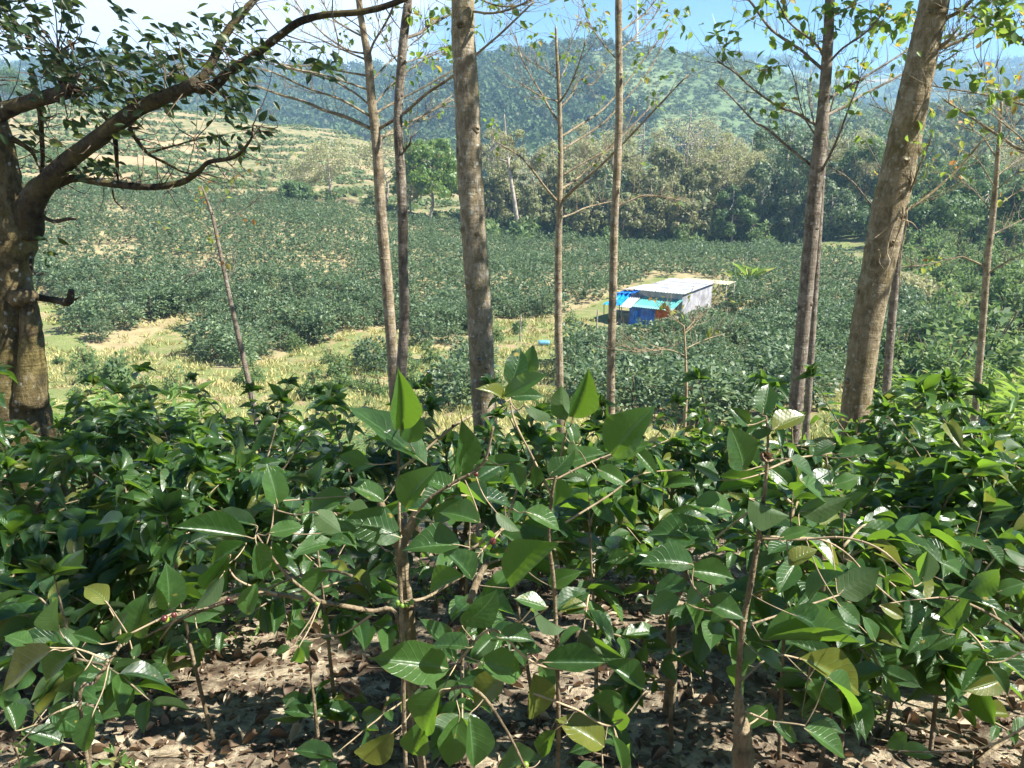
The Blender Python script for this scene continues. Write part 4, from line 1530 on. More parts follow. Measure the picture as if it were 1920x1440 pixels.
near_tree('shade_tree', 'young thin trunk with V-shaped slanting boughs beside the straight pale trunk', 10.0,
          [(1042, 50, 4), (1044, 100, 6), (1048, 170, 8), (1050, 240, 9), (1051, 300, 10), (1049, 380, 12), (1047, 480, 13), (1047, 600, 14), (1050, 730, 14)], M['bark2'],
          [([(1046, 230), (1030, 203), (1017, 180), (993, 140), (977, 105), (966, 66)], 6, 2.5, .5),
           ([(1046, 191), (1012, 178), (975, 155)], 4, 2, -.5), ([(1046, 147), (1012, 125), (978, 106)], 3, 1.5, .6),
           ([(1044, 380), (1022, 350), (998, 318), (973, 290), (930, 266)], 6, 3, -.6),
           ([(1052, 381), (1080, 353), (1107, 327), (1153, 283), (1207, 227), (1247, 187), (1290, 140)], 8, 3, -.4),
           ([(1052, 357), (1080, 336), (1118, 302), (1160, 262), (1230, 190)], 6, 3, .9),
           ([(1053, 330), (1090, 305), (1130, 285), (1168, 248), (1190, 205)], 5, 2.5, .3),
           ([(1053, 283), (1085, 262), (1130, 232), (1172, 188), (1220, 128), (1252, 60)], 6, 2.5, .7),
           ([(1053, 257), (1090, 232), (1133, 203), (1180, 150), (1222, 90), (1262, 35)], 6, 2.5, 1.1),
           ([(1052, 205), (1070, 178), (1090, 150), (1112, 160), (1142, 120)], 5, 2, .3),
           ([(1052, 192), (1068, 165), (1085, 125), (1098, 78)], 5, 2, -.5),
           ([(1050, 150), (1062, 120), (1068, 80), (1085, 40)], 3, 1.5, .5),
           ([(1051, 412), (1075, 400), (1100, 390), (1150, 377)], 5, 3, .6)],
          [(1050, 28, 4), (1020, 62, 4), (1086, 44, 4), (1118, 52, 5), (1060, 98, 4), (1075, 110, 5), (1012, 88, 3), (1036, 126, 4), (1140, 55, 5), (1206, 140, 4), (1242, 140, 4), (1228, 182, 3),
           (926, 232, 4), (938, 276, 4), (1000, 70, 3), (1030, 15, 4), (1100, 15, 4), (1125, 30, 3), (1160, 85, 3), (1300, 128, 3), (1200, 110, 4), (1186, 120, 3), (968, 55, 3), (985, 45, 3)],
          lsize=0.075, leaf='canopy')
near_tree('shade_tree', 'straight pale slender trunk left of the hut', 9.0,
          [(1160, -15, 13), (1160, 60, 13), (1161, 200, 14), (1157, 320, 15), (1152, 420, 15), (1149, 560, 15), (1146, 660, 15), (1145, 775, 16)], M['bark2'],
          [([(1157, 384), (1180, 376), (1207, 367), (1240, 371), (1268, 374), (1274, 392)], 5, 2.5, .2),
           ([(1163, 62), (1185, 42), (1212, 20), (1235, -8)], 5, 3, .4), ([(1160, 95), (1190, 70), (1225, 30), (1245, -5)], 4, 2, .8),
           ([(1157, 110), (1130, 80), (1105, 45), (1090, -5)], 4, 2, .5)],
          [(1250, 22, 5), (1272, 34, 4), (1283, 18, 4), (1206, 14, 4), (1241, 62, 3), (1290, 58, 3), (1190, 20, 3), (1262, 380, 3), (1205, 372, 2), (1180, 10, 4), (1225, 5, 4)],
          top=7.0, crown=upper(1160, 0, 9, 6.6, 1.7, 1.4, 18, 26))
near_tree('shade_tree', 'grey-tan trunk of medium thickness with wide forked boughs, front one of the twin trunks', 8.0,
          [(1557, -15, 17), (1555, 30, 18), (1550, 120, 20), (1544, 200, 22), (1537, 270, 25), (1528, 350, 27), (1521, 440, 27), (1512, 540, 26), (1503, 640, 25), (1492, 765, 25)], M['bark3'],
          [([(1518, 315), (1480, 277), (1440, 244), (1413, 227), (1373, 183), (1343, 155)], 7, 3, .5),
           ([(1526, 235), (1490, 215), (1463, 200), (1413, 167), (1380, 140), (1345, 115)], 7, 3, -.4),
           ([(1542, 135), (1518, 112), (1497, 93), (1447, 57), (1413, 10), (1395, -12)], 8, 5, .4),
           ([(1545, 120), (1530, 85), (1480, 40), (1455, -5)], 6, 3, -.5),
           ([(1549, 217), (1585, 196), (1613, 180), (1680, 147), (1740, 110), (1800, 60)], 8, 4, 1.0),
           ([(1550, 192), (1580, 168), (1613, 150), (1660, 118), (1712, 87)], 8, 4, .5),
           ([(1556, 120), (1580, 90), (1620, 60), (1665, 15)], 6, 3, -.4),
           ([(1560, 32), (1585, 16), (1618, -8)], 6, 4, .3),
           ([(1536, 335), (1555, 290), (1573, 253), (1597, 183), (1612, 150)], 7, 3, -.5),
           ([(1524, 260), (1505, 215), (1490, 150), (1478, 120)], 4, 2, .3),
           ([(1523, 250), (1520, 200), (1521, 130)], 5, 2, .8)],
          [(1347, 66, 6), (1362, 84, 6), (1386, 95, 4), (1345, 62, 4), (1421, 122, 8), (1440, 132, 8), (1456, 124, 6), (1436, 70, 5), (1386, 52, 3), (1421, 30, 6), (1455, 22, 8), (1480, 55, 6), (1500, 30, 8),
           (1490, 70, 6), (1580, 155, 6), (1597, 176, 4), (1592, 130, 5), (1612, 120, 5), (1482, 186, 4), (1440, 190, 4), (1544, 20, 8), (1562, 48, 8), (1575, 20, 10), (1600, 40, 12), (1625, 30, 12), (1650, 20, 14),
           (1685, 40, 14), (1660, 45, 10), (1700, 20, 12), (1600, 15, 10), (1635, 60, 8), (1520, 60, 6), (1430, 5, 8), (1470, 0, 8), (1500, 100, 5), (1530, 80, 4)],
          top=7.5, lsize=.095, crown=upper(1560, 0, 8, 6.4, 2.0, 1.6, 26, 34))
near_tree('shade_tree', 'thin straight trunk just behind the front one of the twin trunks', 10.0,
          [(1550, 250, 8), (1542, 330, 10), (1536, 420, 12), (1528, 540, 13), (1522, 640, 13), (1514, 765, 13)], M['bark3'],
          [([(1550, 252), (1560, 200), (1575, 150)], 6, 2, 0)], [(1575, 150, 4), (1566, 200, 3)])
near_tree('shade_tree', 'thickest trunk, leaning to the right, olive-tan bark with dangling pale roots', 7.0,
          [(1756, -25, 52), (1748, 20, 52), (1728, 110, 54), (1705, 220, 58), (1690, 290, 60), (1672, 370, 62), (1658, 440, 61), (1645, 510, 58), (1630, 580, 56), (1618, 660, 53), (1605, 760, 52)], M['bark5'],
          [([(1752, 95), (1772, 82), (1795, 55)], 16, 4, -.2), ([(1752, 104), (1796, 78), (1820, 62), (1847, 43), (1896, 6)], 8, 6, .4),
           ([(1765, 42), (1790, 26), (1815, 8), (1830, -10)], 10, 7, -.3), ([(1735, 150), (1765, 118), (1800, 95)], 5, 2.5, .4),
           ([(1722, 145), (1745, 112), (1770, 95), (1790, 78)], 5, 3, .6),
           ([(1690, 400), (1705, 360), (1728, 310), (1745, 262)], 6, 3, -.3),
           ([(1688, 416), (1720, 384), (1747, 360), (1797, 317), (1847, 258)], 8, 4, .2)],
          [(1772, 8, 3), (1800, 30, 4), (1792, 122, 3), (1778, 78, 2), (1800, 118, 3), (1835, 30, 8)],
          top=8.0, crown=upper(1770, 0, 7, 6.6, 2.3, 1.9, 30, 36), flare=1.2)
near_tree('shade_tree', 'slender grey trunk half hidden behind the thick leaning trunk', 9.0,
          [(1712, 60, 6), (1706, 150, 8), (1698, 260, 10), (1690, 380, 13), (1681, 500, 15), (1672, 600, 15), (1660, 750, 15)], M['bark3'],
          [([(1684, 398), (1640, 390), (1597, 340), (1553, 310)], 5, 3, .3), ([(1700, 250), (1670, 215), (1630, 195)], 4, 2, .2), ([(1702, 200), (1725, 150), (1740, 110)], 4, 2, .3),
           ([(1690, 380), (1665, 345), (1622, 262)], 4, 2, .6)],
          [(1622, 265, 3), (1700, 60, 6), (1715, 30, 8), (1690, 90, 5), (1645, 345, 2)])
near_tree('shade_tree', 'thin twiggy trunk with feathery boughs near the right edge', 10.0,
          [(1878, 190, 5), (1873, 260, 7), (1868, 330, 9), (1860, 420, 11), (1852, 480, 12), (1846, 560, 12), (1840, 640, 12), (1827, 785, 13)], M['bark2'],
          [([(1862, 442), (1890, 425), (1925, 408)], 4, 2.5, .2), ([(1853, 514), (1890, 490), (1925, 473)], 4, 3, -.3), ([(1848, 500), (1820, 487), (1795, 483), (1740, 495), (1690, 500)], 5, 2, -.2),
           ([(1868, 332), (1895, 312), (1925, 292)], 4, 2, .3), ([(1866, 362), (1900, 330), (1925, 318)], 3, 2, -.3), ([(1873, 282), (1900, 242), (1925, 212)], 4, 2, .2),
           ([(1870, 300), (1840, 255), (1800, 235)], 4, 2, .3), ([(1866, 350), (1830, 300), (1790, 280)], 3, 1.5, -.4), ([(1876, 220), (1855, 170), (1845, 120)], 3, 1.5, .2),
           ([(1876, 240), (1895, 190), (1915, 140)], 3, 1.5, .4), ([(1860, 400), (1820, 350), (1780, 330), (1760, 325)], 3, 1.5, .4), ([(1862, 390), (1890, 370), (1925, 350)], 3, 1.5, .4)],
          [(1790, 235, 3), (1740, 492, 5), (1760, 490, 3), (1845, 118, 4), (1915, 140, 4), (1800, 330, 3), (1890, 370, 3), (1840, 180, 4), (1868, 165, 4), (1905, 320, 3)], leaf='young')
# sapling with a tuft of brownish leaves on the left
near_tree('sapling', 'thin leaning sapling with a tuft of brown young leaves in front of the field', 10.0,
          [(378, 348, 3), (398, 405, 6), (410, 460, 7), (425, 530, 8), (440, 600, 9), (455, 665, 10), (478, 775, 11)], M['bark3'],
          [([(408, 428), (440, 405), (475, 380), (505, 345), (525, 300)], 3, 1.5, .3), ([(410, 470), (380, 500), (345, 530)], 3, 1.5, -.3), ([(396, 395), (420, 370), (440, 345)], 3, 1.5, .2),
           ([(425, 530), (440, 500), (436, 482)], 3, 1.5, .2)],
          [(372, 355, 7, .08), (380, 372, 6, .08), (395, 345, 5, .09), (420, 370, 3), (440, 335, 4), (465, 330, 4), (305, 425, 4, .07), (398, 460, 4), (405, 440, 3), (345, 475, 2), (425, 490, 3), (470, 420, 2), (375, 390, 4)],
          leaf='young', lsize=.075, cat='sapling')
near_tree('sapling', 'small sparse sapling with pale twigs in front of the hut', 9.0,
          [(1282, 610, 3), (1284, 640, 4), (1286, 690, 5), (1287, 730, 6), (1284, 790, 7)], M['twig'],
          [([(1283, 622), (1310, 595), (1340, 570), (1352, 550)], 4, 2, .2), ([(1282, 612), (1262, 595), (1250, 578)], 3, 1.5, -.2), ([(1284, 640), (1255, 650), (1210, 655), (1165, 648)], 3.5, 1.5, .3),
           ([(1286, 665), (1250, 655), (1200, 660), (1115, 650)], 3, 1.5, -.3), ([(1284, 625), (1300, 610), (1310, 600)], 3, 1.5, .3), ([(1285, 655), (1320, 640), (1360, 625)], 3, 1.5, .4)],
          [(1232, 558, 4, .07), (1247, 566, 4, .07), (1256, 580, 3, .06), (1276, 585, 3, .06), (1290, 552, 3), (1352, 545, 3, .06), (1210, 626, 3, .06), (1282, 620, 2, .05), (1340, 615, 3), (1385, 570, 2, .05), (1110, 648, 2)],
          leaf='young', lsize=.07, cat='sapling', twig='twig')

# tree outside the right edge whose bough and leaves hang into the view
near_tree('shade_tree', 'tree at the right edge whose long lichen-grey bough and bright leaf mass enter the view', 6.0,
          [(2040, -30, 40), (2030, 200, 44), (2020, 500, 46), (2010, 800, 48)], M['bark1'],
          [([(2030, 330), (1975, 310), (1920, 283), (1880, 257), (1813, 213), (1770, 187)], 12, 4, .5), ([(2030, 300), (1960, 215), (1900, 190), (1830, 175), (1740, 160)], 8, 3, .9),
           ([(2035, 170), (1960, 100), (1880, 60), (1790, 15)], 9, 4, .4), ([(2030, 60), (1980, 20), (1930, 2), (1880, -20)], 12, 6, .2), ([(2030, 360), (1960, 330), (1915, 262), (1880, 230)], 6, 3, -.2)],
          [(1850, 20, 12, .14), (1875, 35, 14, .16), (1895, 55, 14, .16), (1910, 30, 14, .16), (1915, 70, 12, .13), (1870, 60, 9, .12), (1835, 40, 8, .12), (1860, 0, 12, .14), (1900, 0, 12, .14),
           (1820, 145, 5, .07), (1850, 155, 5, .07), (1862, 168, 5, .07), (1785, 150, 4, .06), (1880, 172, 4, .08), (1905, 185, 5, .08), (1830, 8, 8, .12), (1800, 210, 3, .06)],
          top=7.5, lsize=.085, crown=(4.2, 5.0, 5.6, 3.0, 1.9, 300, 55))
near_tree('shade_tree', 'tall shade tree standing just outside the right edge', 3.6,
          [(2330, -30, 60), (2310, 300, 62), (2290, 700, 64)], M['bark2'], [], [], top=7.5, crown=(3.4, 3.2, 5.0, 2.6, 1.5, 290, 60))


# unseen trees added around and behind the viewpoint to block sky light
def sky_blocker_tree(x, y, z, r, rz, n, m, label):
    o = thing('shade_tree', label, 'tree', (x, y, T(x, y)))
    tr, cr, tw = MB(), MB(), MB()
    g = T(x, y)
    ax = tube(tr, [(x, y, g - .15), (x + .05, y, g + 1.5), (x - .03, y + .05, g + (z - g) * .7), (x, y, z + rz * .6)], [.17, .13, .10, .03], 14, n=6, wob=.02)
    tr.build('trunk', M['bark2'], o)
    for k in range(n):
        c = np.array([x, y, z]) + rdir(1, -.6, 1)[0] * np.array([r, r, rz]) * rng.uniform(.3, 1) ** .5
        tube(tw, [ax[int(len(ax) * rng.uniform(.7, .98))], c * .5 + np.array([x, y, z - .3]) * .5, c], [.02, .012, .004], 5, n=3)
        nn = int(m * rng.uniform(.5, 1.5)) if open_to_sun(c, .26) else 3
        pp = c + rdir(nn) * rng.uniform(.05, .45, nn)[:, None]
        L = .12 * rng.uniform(.7, 1.35, nn)
        scatter(cr, LEAF_S, pp, rdir(nn, -.9, .4), unit(np.array([0, 0, 1.0]) + rng.normal(0, .5, (nn, 3))), L, L * .75)
    build2('crown', [(cr, M['canopy']), (tw, M['twigd'])], o)


sky_blocker_tree(-3.2, -2.6, 5.6, 3.0, 1.5, 70, 60, 'unseen tree added to the left behind the viewpoint to block sky light')
sky_blocker_tree(1.2, -4.6, 6.2, 3.0, 1.6, 60, 60, 'unseen tree added straight behind the viewpoint to block sky light')
sky_blocker_tree(5.6, -0.8, 6.0, 3.0, 1.6, 26, 60, 'unseen tree added to the right of the viewpoint to block sky light')


# ------------------------------------------------------------------ gnarled tree on the left
def gnarled():
    d = 6.0
    bases = [P(40, 800, d)]
    low = bases[0]
    zg = T(low[0], low[1])
    o = thing('gnarled_tree', 'old gnarled mossy tree with crooked limbs and small dark leaves at the left edge', 'tree', (low[0], low[1], zg))
    m = MB()

    def path(pts, w, dd, k=14, wob=.03, mbx=None, n=7):
        q = [P(x, y, d + (dd[i] if hasattr(dd, '__len__') else dd * i / max(1, len(pts) - 1))) for i, (x, y) in enumerate(pts)]
        r = [wr(ww, x, y, d) for ww, (x, y) in zip(w, pts)]
        return tube(mbx or m, q, r, k, n=n, wob=wob)
    lines = []
    foot = P(46, 830, d)
    gnd = np.array([foot[0], foot[1], zg - .2])
    q = [gnd, (gnd + foot) / 2, foot] + [P(x, y, d) for x, y in ((34, 740), (22, 660), (14, 580), (12, 500), (20, 440), (12, 380), (4, 320), (-6, 260), (-26, 180), (-50, 60), (-90, -80), (-120, -260))]
    r = [wr(w, 40, 700, d) for w in (132, 122, 110, 98, 88, 82, 80, 84, 62, 55, 48, 42, 36, 28, 18)]
    lines.append(tube(m, q, r, 24, n=7, wob=.022))
    # buttress fold, burl and second stem at the left edge
    path([(56, 760), (60, 660), (56, 590), (48, 520)], [60, 44, 34, 18], [-.12, -.1, -.08, 0], 12)
    path([(30, 560), (56, 556), (66, 558)], [36, 28, 14], [-.1, -.15, -.2], 10)
    q2 = [P(-30, 560, d + .3), P(-14, 660, d + .2), P(4, 730, d + .1), P(10, 830, d), P(14, 930, d)]
    tube(m, q2, [wr(w, 0, 700, d) for w in (60, 66, 64, 70, 80)], 14, n=5, wob=.03)
    m.build('trunk', M['bark4'], o)
    big = [
        ([(52, 440), (60, 380), (92, 338), (130, 300), (190, 255), (250, 210), (300, 185), (345, 168), (368, 156)], [52, 48, 37, 32, 29, 27, 25, 23, 22], -.5),
        ([(360, 162), (384, 140), (402, 108), (418, 72), (448, 32), (482, -6), (510, -50)], [20, 18, 17, 16, 15, 12, 9], .4),
        ([(362, 162), (396, 165), (425, 138), (470, 108), (520, 70), (560, 42), (610, 28), (680, 22), (745, 4), (790, -20)], [21, 20, 18, 16, 14, 13, 12, 11, 10, 8], -.5),
        ([(-30, 235), (0, 212), (40, 196), (80, 184), (112, 176), (134, 166)], [40, 32, 28, 26, 26, 24], -.3),
        ([(118, 178), (118, 150), (114, 122), (108, 98)], [20, 17, 15, 10], -.1),
        ([(132, 172), (136, 150), (138, 128)], [13, 12, 9], .1),
        ([(100, 345), (140, 334), (175, 340), (212, 345), (280, 351), (340, 342), (372, 322), (392, 304), (440, 294), (470, 262), (474, 235)], [22, 15, 13, 13, 12, 11, 9, 8, 7, 4, 3], -.4),
        ([(242, 240), (262, 270), (280, 290), (312, 306), (342, 322), (365, 325), (400, 322)], [9, 8, 6, 5, 4, 4, 2], .3),
        ([(275, 288), (310, 278), (345, 268), (372, 258)], [5, 4, 3, 2], .3),
        ([(66, 557), (100, 562), (128, 566), (134, 545)], [14, 12, 15, 10], -.2),
        ([(132, 566), (152, 556)], [5, 2], -.1),
        ([(215, 250), (218, 285), (220, 318), (222, 350)], [10, 8, 6, 3], .2),
        ([(70, 400), (100, 415), (130, 410), (146, 412)], [8, 7, 6, 3], -.4),
        ([(60, 470), (58, 500), (70, 515), (82, 512)], [6, 5, 4, 3], -.4),
        ([(20, 258), (55, 280), (68, 300), (90, 350)], [12, 8, 6, 4], .2),
        ([(75, 200), (78, 250), (80, 300), (76, 345)], [11, 9, 8, 5], .3),
        ([(210, 350), (215, 375), (232, 392)], [4, 3, 2], .1),
        ([(310, 348), (330, 362)], [3, 1.5], .1),
    ]
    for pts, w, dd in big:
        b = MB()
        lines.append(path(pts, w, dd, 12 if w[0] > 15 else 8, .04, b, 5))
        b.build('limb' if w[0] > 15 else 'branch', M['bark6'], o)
    allp = np.concatenate(lines)
    tw, cr = MB(), MB()
    regs = [((-60, -60, 130, 60), 60), ((-20, 20, 140, 115), 52), ((60, 60, 230, 150), 30), ((130, 90, 330, 195), 66), ((200, 60, 350, 130), 26), ((20, 130, 130, 190), 22), ((150, 150, 330, 215), 40), ((330, 10, 480, 130), 34), ((380, 130, 470, 210), 26),
            ((390, 180, 505, 265), 14), ((470, 60, 560, 130), 9), ((560, 80, 660, 140), 8), ((15, 225, 90, 280), 10), ((90, 300, 200, 340), 14), ((360, 230, 470, 280), 8), ((60, 455, 90, 515), 4), ((180, 195, 260, 240), 12), ((100, 0, 330, 60), 8),
            ((120, 205, 190, 240), 8), ((160, 280, 200, 330), 6)]
    for (x0, y0, x1, y1), n in regs:
        for k in range(int(n * 1.15)):
            c = P(rng.uniform(x0, x1), rng.uniform(y0, y1), d + rng.uniform(-.6, .5))
            j = np.argmin(np.linalg.norm(allp - c, axis=1))
            s = allp[j]
            if k % 3 == 0 and np.linalg.norm(s - c) < 1.2:
                md = (s + c) / 2 + rng.normal(0, .05, 3) + np.array([.03, 0, -.03])
                tube(tw, [s, md, c], [.0055, .0035, .0014], 4, n=4)
            nn = rng.integers(1, 4)
            pp = c + rng.normal(0, .035, (nn, 3))
            D = unit(np.array([.75, 0, -.35]) + rng.normal(0, .45, (nn, 3)))
            L = rng.uniform(.065, .118, nn)
            scatter(cr, LEAF_S, pp, D, unit(np.array([.1, -.5, .7]) + rng.normal(0, .6, (nn, 3))), L, L * rng.uniform(.38, .52, nn))
    # bare fine twigs
    for k in range(260):
        i = rng.integers(len(allp))
        s = allp[i]
        px, py = proj(s)
        if py[0] > 360:
            continue
        e = unit(np.array([.5, 0, .15]) + rdir(1)[0]) * rng.uniform(.15, .6)
        tube(tw, [s, s + e * .5 + rng.normal(0, .035, 3), s + e + rng.normal(0, .04, 3)], [.0045, .003, .001], 4, n=3)
    # crown higher up, out of the picture
    for k in range(80):
        c = np.array([-3.2, 6.0, 4.6]) + rdir(1, -.5, 1)[0] * np.array([3.0, 2.0, 1.5]) * rng.uniform(.4, 1)
        nn = 34
        pp = c + rdir(nn) * rng.uniform(.05, .45, nn)[:, None]
        px, py = proj(pp)
        pp = pp[(py < -30) | (px < -30)]
        nn = len(pp)
        if nn:
            L = rng.uniform(.08, .14, nn)
            scatter(cr, LEAF_S, pp, rdir(nn, -.9, .4), rdir(nn, .1, 1), L, L * .5)
    build2('crown', [(cr, M['dark_tree']), (tw, M['twigd'])], o)


gnarled()


# dangling pale aerial roots of a climber on the thick leaning trunk
def roots():
    b = P(1680, 420, 6.7)
    o = thing('climbing_root', 'pale stringy climber roots hanging on the thick leaning trunk', 'climber', b)
    m = MB()
    for pts in ([(1690, 392), (1675, 415), (1652, 437), (1635, 450)], [(1688, 400), (1672, 430), (1663, 470), (1668, 492), (1655, 515), (1640, 528), (1635, 537)], [(1694, 388), (1690, 420), (1678, 455), (1660, 520)],
                [(1700, 395), (1698, 430), (1690, 470), (1686, 540)], [(1686, 395), (1690, 410), (1710, 418), (1722, 432)], [(1692, 402), (1680, 408), (1670, 420)], [(1692, 402), (1700, 412), (1704, 425)],
                [(1647, 468), (1650, 480), (1648, 490), (1657, 505)]):
        tube(m, [P(x, y, 6.66 + rng.uniform(-.03, .03)) for x, y in pts], np.linspace(.009, .003, len(pts)), 5, n=5, wob=.05)
    m.build('root', M['twig'], o)


roots()
# ------------------------------------------------------------------ the near coffee plants, leaf by leaf
# leaf rows: base px, base py, tip px, tip py, width px
A_L = [(800, 872, 650, 750, 74), (792, 862, 700, 806, 46), (692, 870, 632, 852, 32), (752, 805, 748, 690, 46), (768, 830, 776, 768, 50), (862, 902, 878, 790, 46), (852, 890, 848, 828, 26),
       (890, 872, 995, 853, 24), (955, 868, 988, 930, 32), (1001, 872, 1003, 918, 30), (1040, 897, 1051, 963, 44), (760, 952, 803, 872, 46), (752, 1008, 638, 972, 76), (862, 1022, 757, 1014, 56),
       (885, 1086, 845, 1022, 40), (958, 1102, 1046, 1012, 64), (1030, 1098, 1087, 1070, 36), (1026, 1140, 964, 1120, 36), (1000, 1140, 1050, 1192, 46), (866, 1172, 936, 1114, 58), (856, 1242, 790, 1155, 48),
       (934, 1196, 1001, 1198, 40), (1018, 1242, 1141, 1240, 58), (842, 1254, 698, 1232, 78), (826, 1294, 772, 1388, 98), (792, 1352, 766, 1434, 54), (880, 1340, 892, 1446, 58), (862, 1340, 842, 1446, 62),
       (738, 1372, 655, 1446, 48), (898, 1240, 992, 1262, 62), (1000, 1264, 1018, 1368, 58), (948, 1250, 884, 1330, 56), (1042, 1368, 1002, 1426, 32), (1012, 1426, 915, 1432, 46), (1207, 1292, 1132, 1238, 46),
       (1132, 1400, 1052, 1338, 60), (1108, 1308, 1172, 1372, 46), (1165, 1446, 1166, 1384, 28), (1185, 1446, 1176, 1390, 24), (930, 960, 975, 1000, 40), (900, 980, 820, 945, 44), (985, 960, 1060, 985, 36),
       (880, 1215, 800, 1195, 40), (905, 1120, 960, 1060, 40), (870, 1080, 800, 1110, 38), (1090, 1180, 1130, 1230, 34), (700, 905, 640, 930, 40), (720, 940, 660, 905, 36), (815, 980, 860, 935, 34)]
B_L = [(1430, 778, 1442, 714, 56), (1402, 797, 1374, 763, 38), (1398, 818, 1452, 784, 38), (1448, 806, 1513, 768, 46), (1396, 882, 1370, 798, 58), (1420, 876, 1384, 838, 36), (1566, 832, 1524, 852, 42), (1570, 852, 1633, 838, 40),
       (1600, 856, 1652, 834, 32), (1560, 910, 1614, 889, 36), (1404, 934, 1480, 972, 54), (1498, 962, 1594, 938, 48), (1460, 1010, 1526, 988, 24), (1332, 1012, 1208, 990, 92), (1372, 962, 1298, 938, 56), (1340, 1030, 1280, 985, 60),
       (1290, 1070, 1389, 1082, 50), (1332, 1098, 1282, 1132, 42), (1320, 1132, 1402, 1152, 48), (1284, 1130, 1329, 1192, 44), (1518, 1126, 1570, 1058, 52), (1570, 1112, 1648, 1070, 68), (1728, 1092, 1741, 1030, 42),
       (1420, 1226, 1476, 1242, 40), (1402, 1248, 1388, 1312, 62), (1500, 1234, 1642, 1296, 62), (1550, 1272, 1634, 1326, 46), (1518, 1272, 1551, 1320, 28), (1440, 1330, 1381, 1362, 42), (1446, 1318, 1430, 1368, 36),
       (1450, 1360, 1500, 1388, 50), (1504, 1344, 1590, 1374, 26), (1508, 1366, 1600, 1416, 48), (1430, 1200, 1624, 1196, 58), (1480, 1150, 1576, 1182, 42), (1570, 1130, 1617, 1172, 42), (1640, 1202, 1622, 1154, 26),
       (1290, 1092, 1220, 1110, 44), (1300, 1060, 1205, 1040, 48), (1275, 1120, 1212, 1150, 46), (1500, 900, 1560, 940, 40), (1480, 860, 1530, 890, 38), (1350, 900, 1300, 870, 36), (1480, 1060, 1530, 1020, 40), (1370, 1140, 1330, 1165, 36)]
C_L = [(100, 1218, -14, 1304, 62), (146, 1218, 46, 1292, 58), (192, 1208, 132, 1186, 27), (112, 1182, 104, 1116, 62), (142, 1218, 104, 1172, 52), (202, 1132, 154, 1094, 46), (250, 1192, 266, 1118, 56), (92, 1326, 168, 1372, 78),
       (176, 1334, 148, 1422, 38), (120, 1392, 38, 1368, 40), (40, 1416, 72, 1384, 24), (20, 1446, 84, 1418, 24), (210, 1190, 238, 1148, 34), (160, 1255, 118, 1300, 40), (60, 1330, -10, 1350, 50), (232, 1210, 240, 1178, 24), (250, 1235, 262, 1205, 26),
       (60, 1210, 6, 1190, 44), (30, 1370, 8, 1310, 36)]
D_L = [(480, 1016, 498, 1090, 72), (510, 1014, 522, 1076, 36), (462, 1018, 378, 1056, 30), (418, 1076, 366, 1148, 34), (432, 1040, 377, 1112, 36), (462, 1006, 320, 985, 42), (482, 986, 384, 960, 30), (504, 1000, 572, 984, 32),
       (316, 1142, 322, 1064, 48), (462, 1152, 474, 1094, 46), (626, 1066, 567, 1136, 36), (520, 946, 508, 870, 58), (650, 930, 568, 952, 50), (540, 1170, 545, 1210, 20), (555, 1205, 585, 1240, 16), (562, 1210, 552, 1255, 20), (545, 1215, 512, 1225, 18), (556, 1200, 590, 1205, 14),
       (600, 1000, 660, 985, 44), (590, 960, 640, 1000, 40), (370, 1180, 400, 1215, 26)]
E_L = [(1814, 1110, 1882, 1070, 46), (1784, 1118, 1900, 1134, 30), (1754, 1170, 1826, 1122, 48), (1824, 1180, 1907, 1138, 36), (1850, 1176, 1932, 1182, 36), (1884, 1030, 1938, 1062, 38), (1850, 1024, 1892, 1062, 28), (1860, 1236, 1934, 1230, 22),
       (1854, 1250, 1906, 1306, 24), (1690, 1410, 1758, 1410, 36), (1662, 1400, 1706, 1374, 40), (1812, 1085, 1770, 1050, 36), (1790, 1190, 1740, 1215, 34), (1870, 1110, 1925, 1090, 40), (1650, 1135, 1700, 1160, 26)]
F_L = [(956, 722, 975, 648, 48), (985, 706, 1001, 648, 38), (944, 742, 1026, 698, 32), (955, 745, 1022, 736, 30), (946, 750, 902, 718, 24), (1060, 788, 1044, 722, 52), (1074, 782, 1106, 690, 42), (984, 760, 1046, 798, 24),
       (1148, 852, 1214, 762, 78), (1138, 862, 1218, 830, 62), (1188, 842, 1238, 892, 28), (1076, 832, 1069, 784, 38), (1030, 892, 1076, 834, 46), (1060, 870, 1140, 842, 40), (1090, 850, 1060, 815, 34), (1120, 880, 1180, 905, 34)]

SEEN_LINES = []


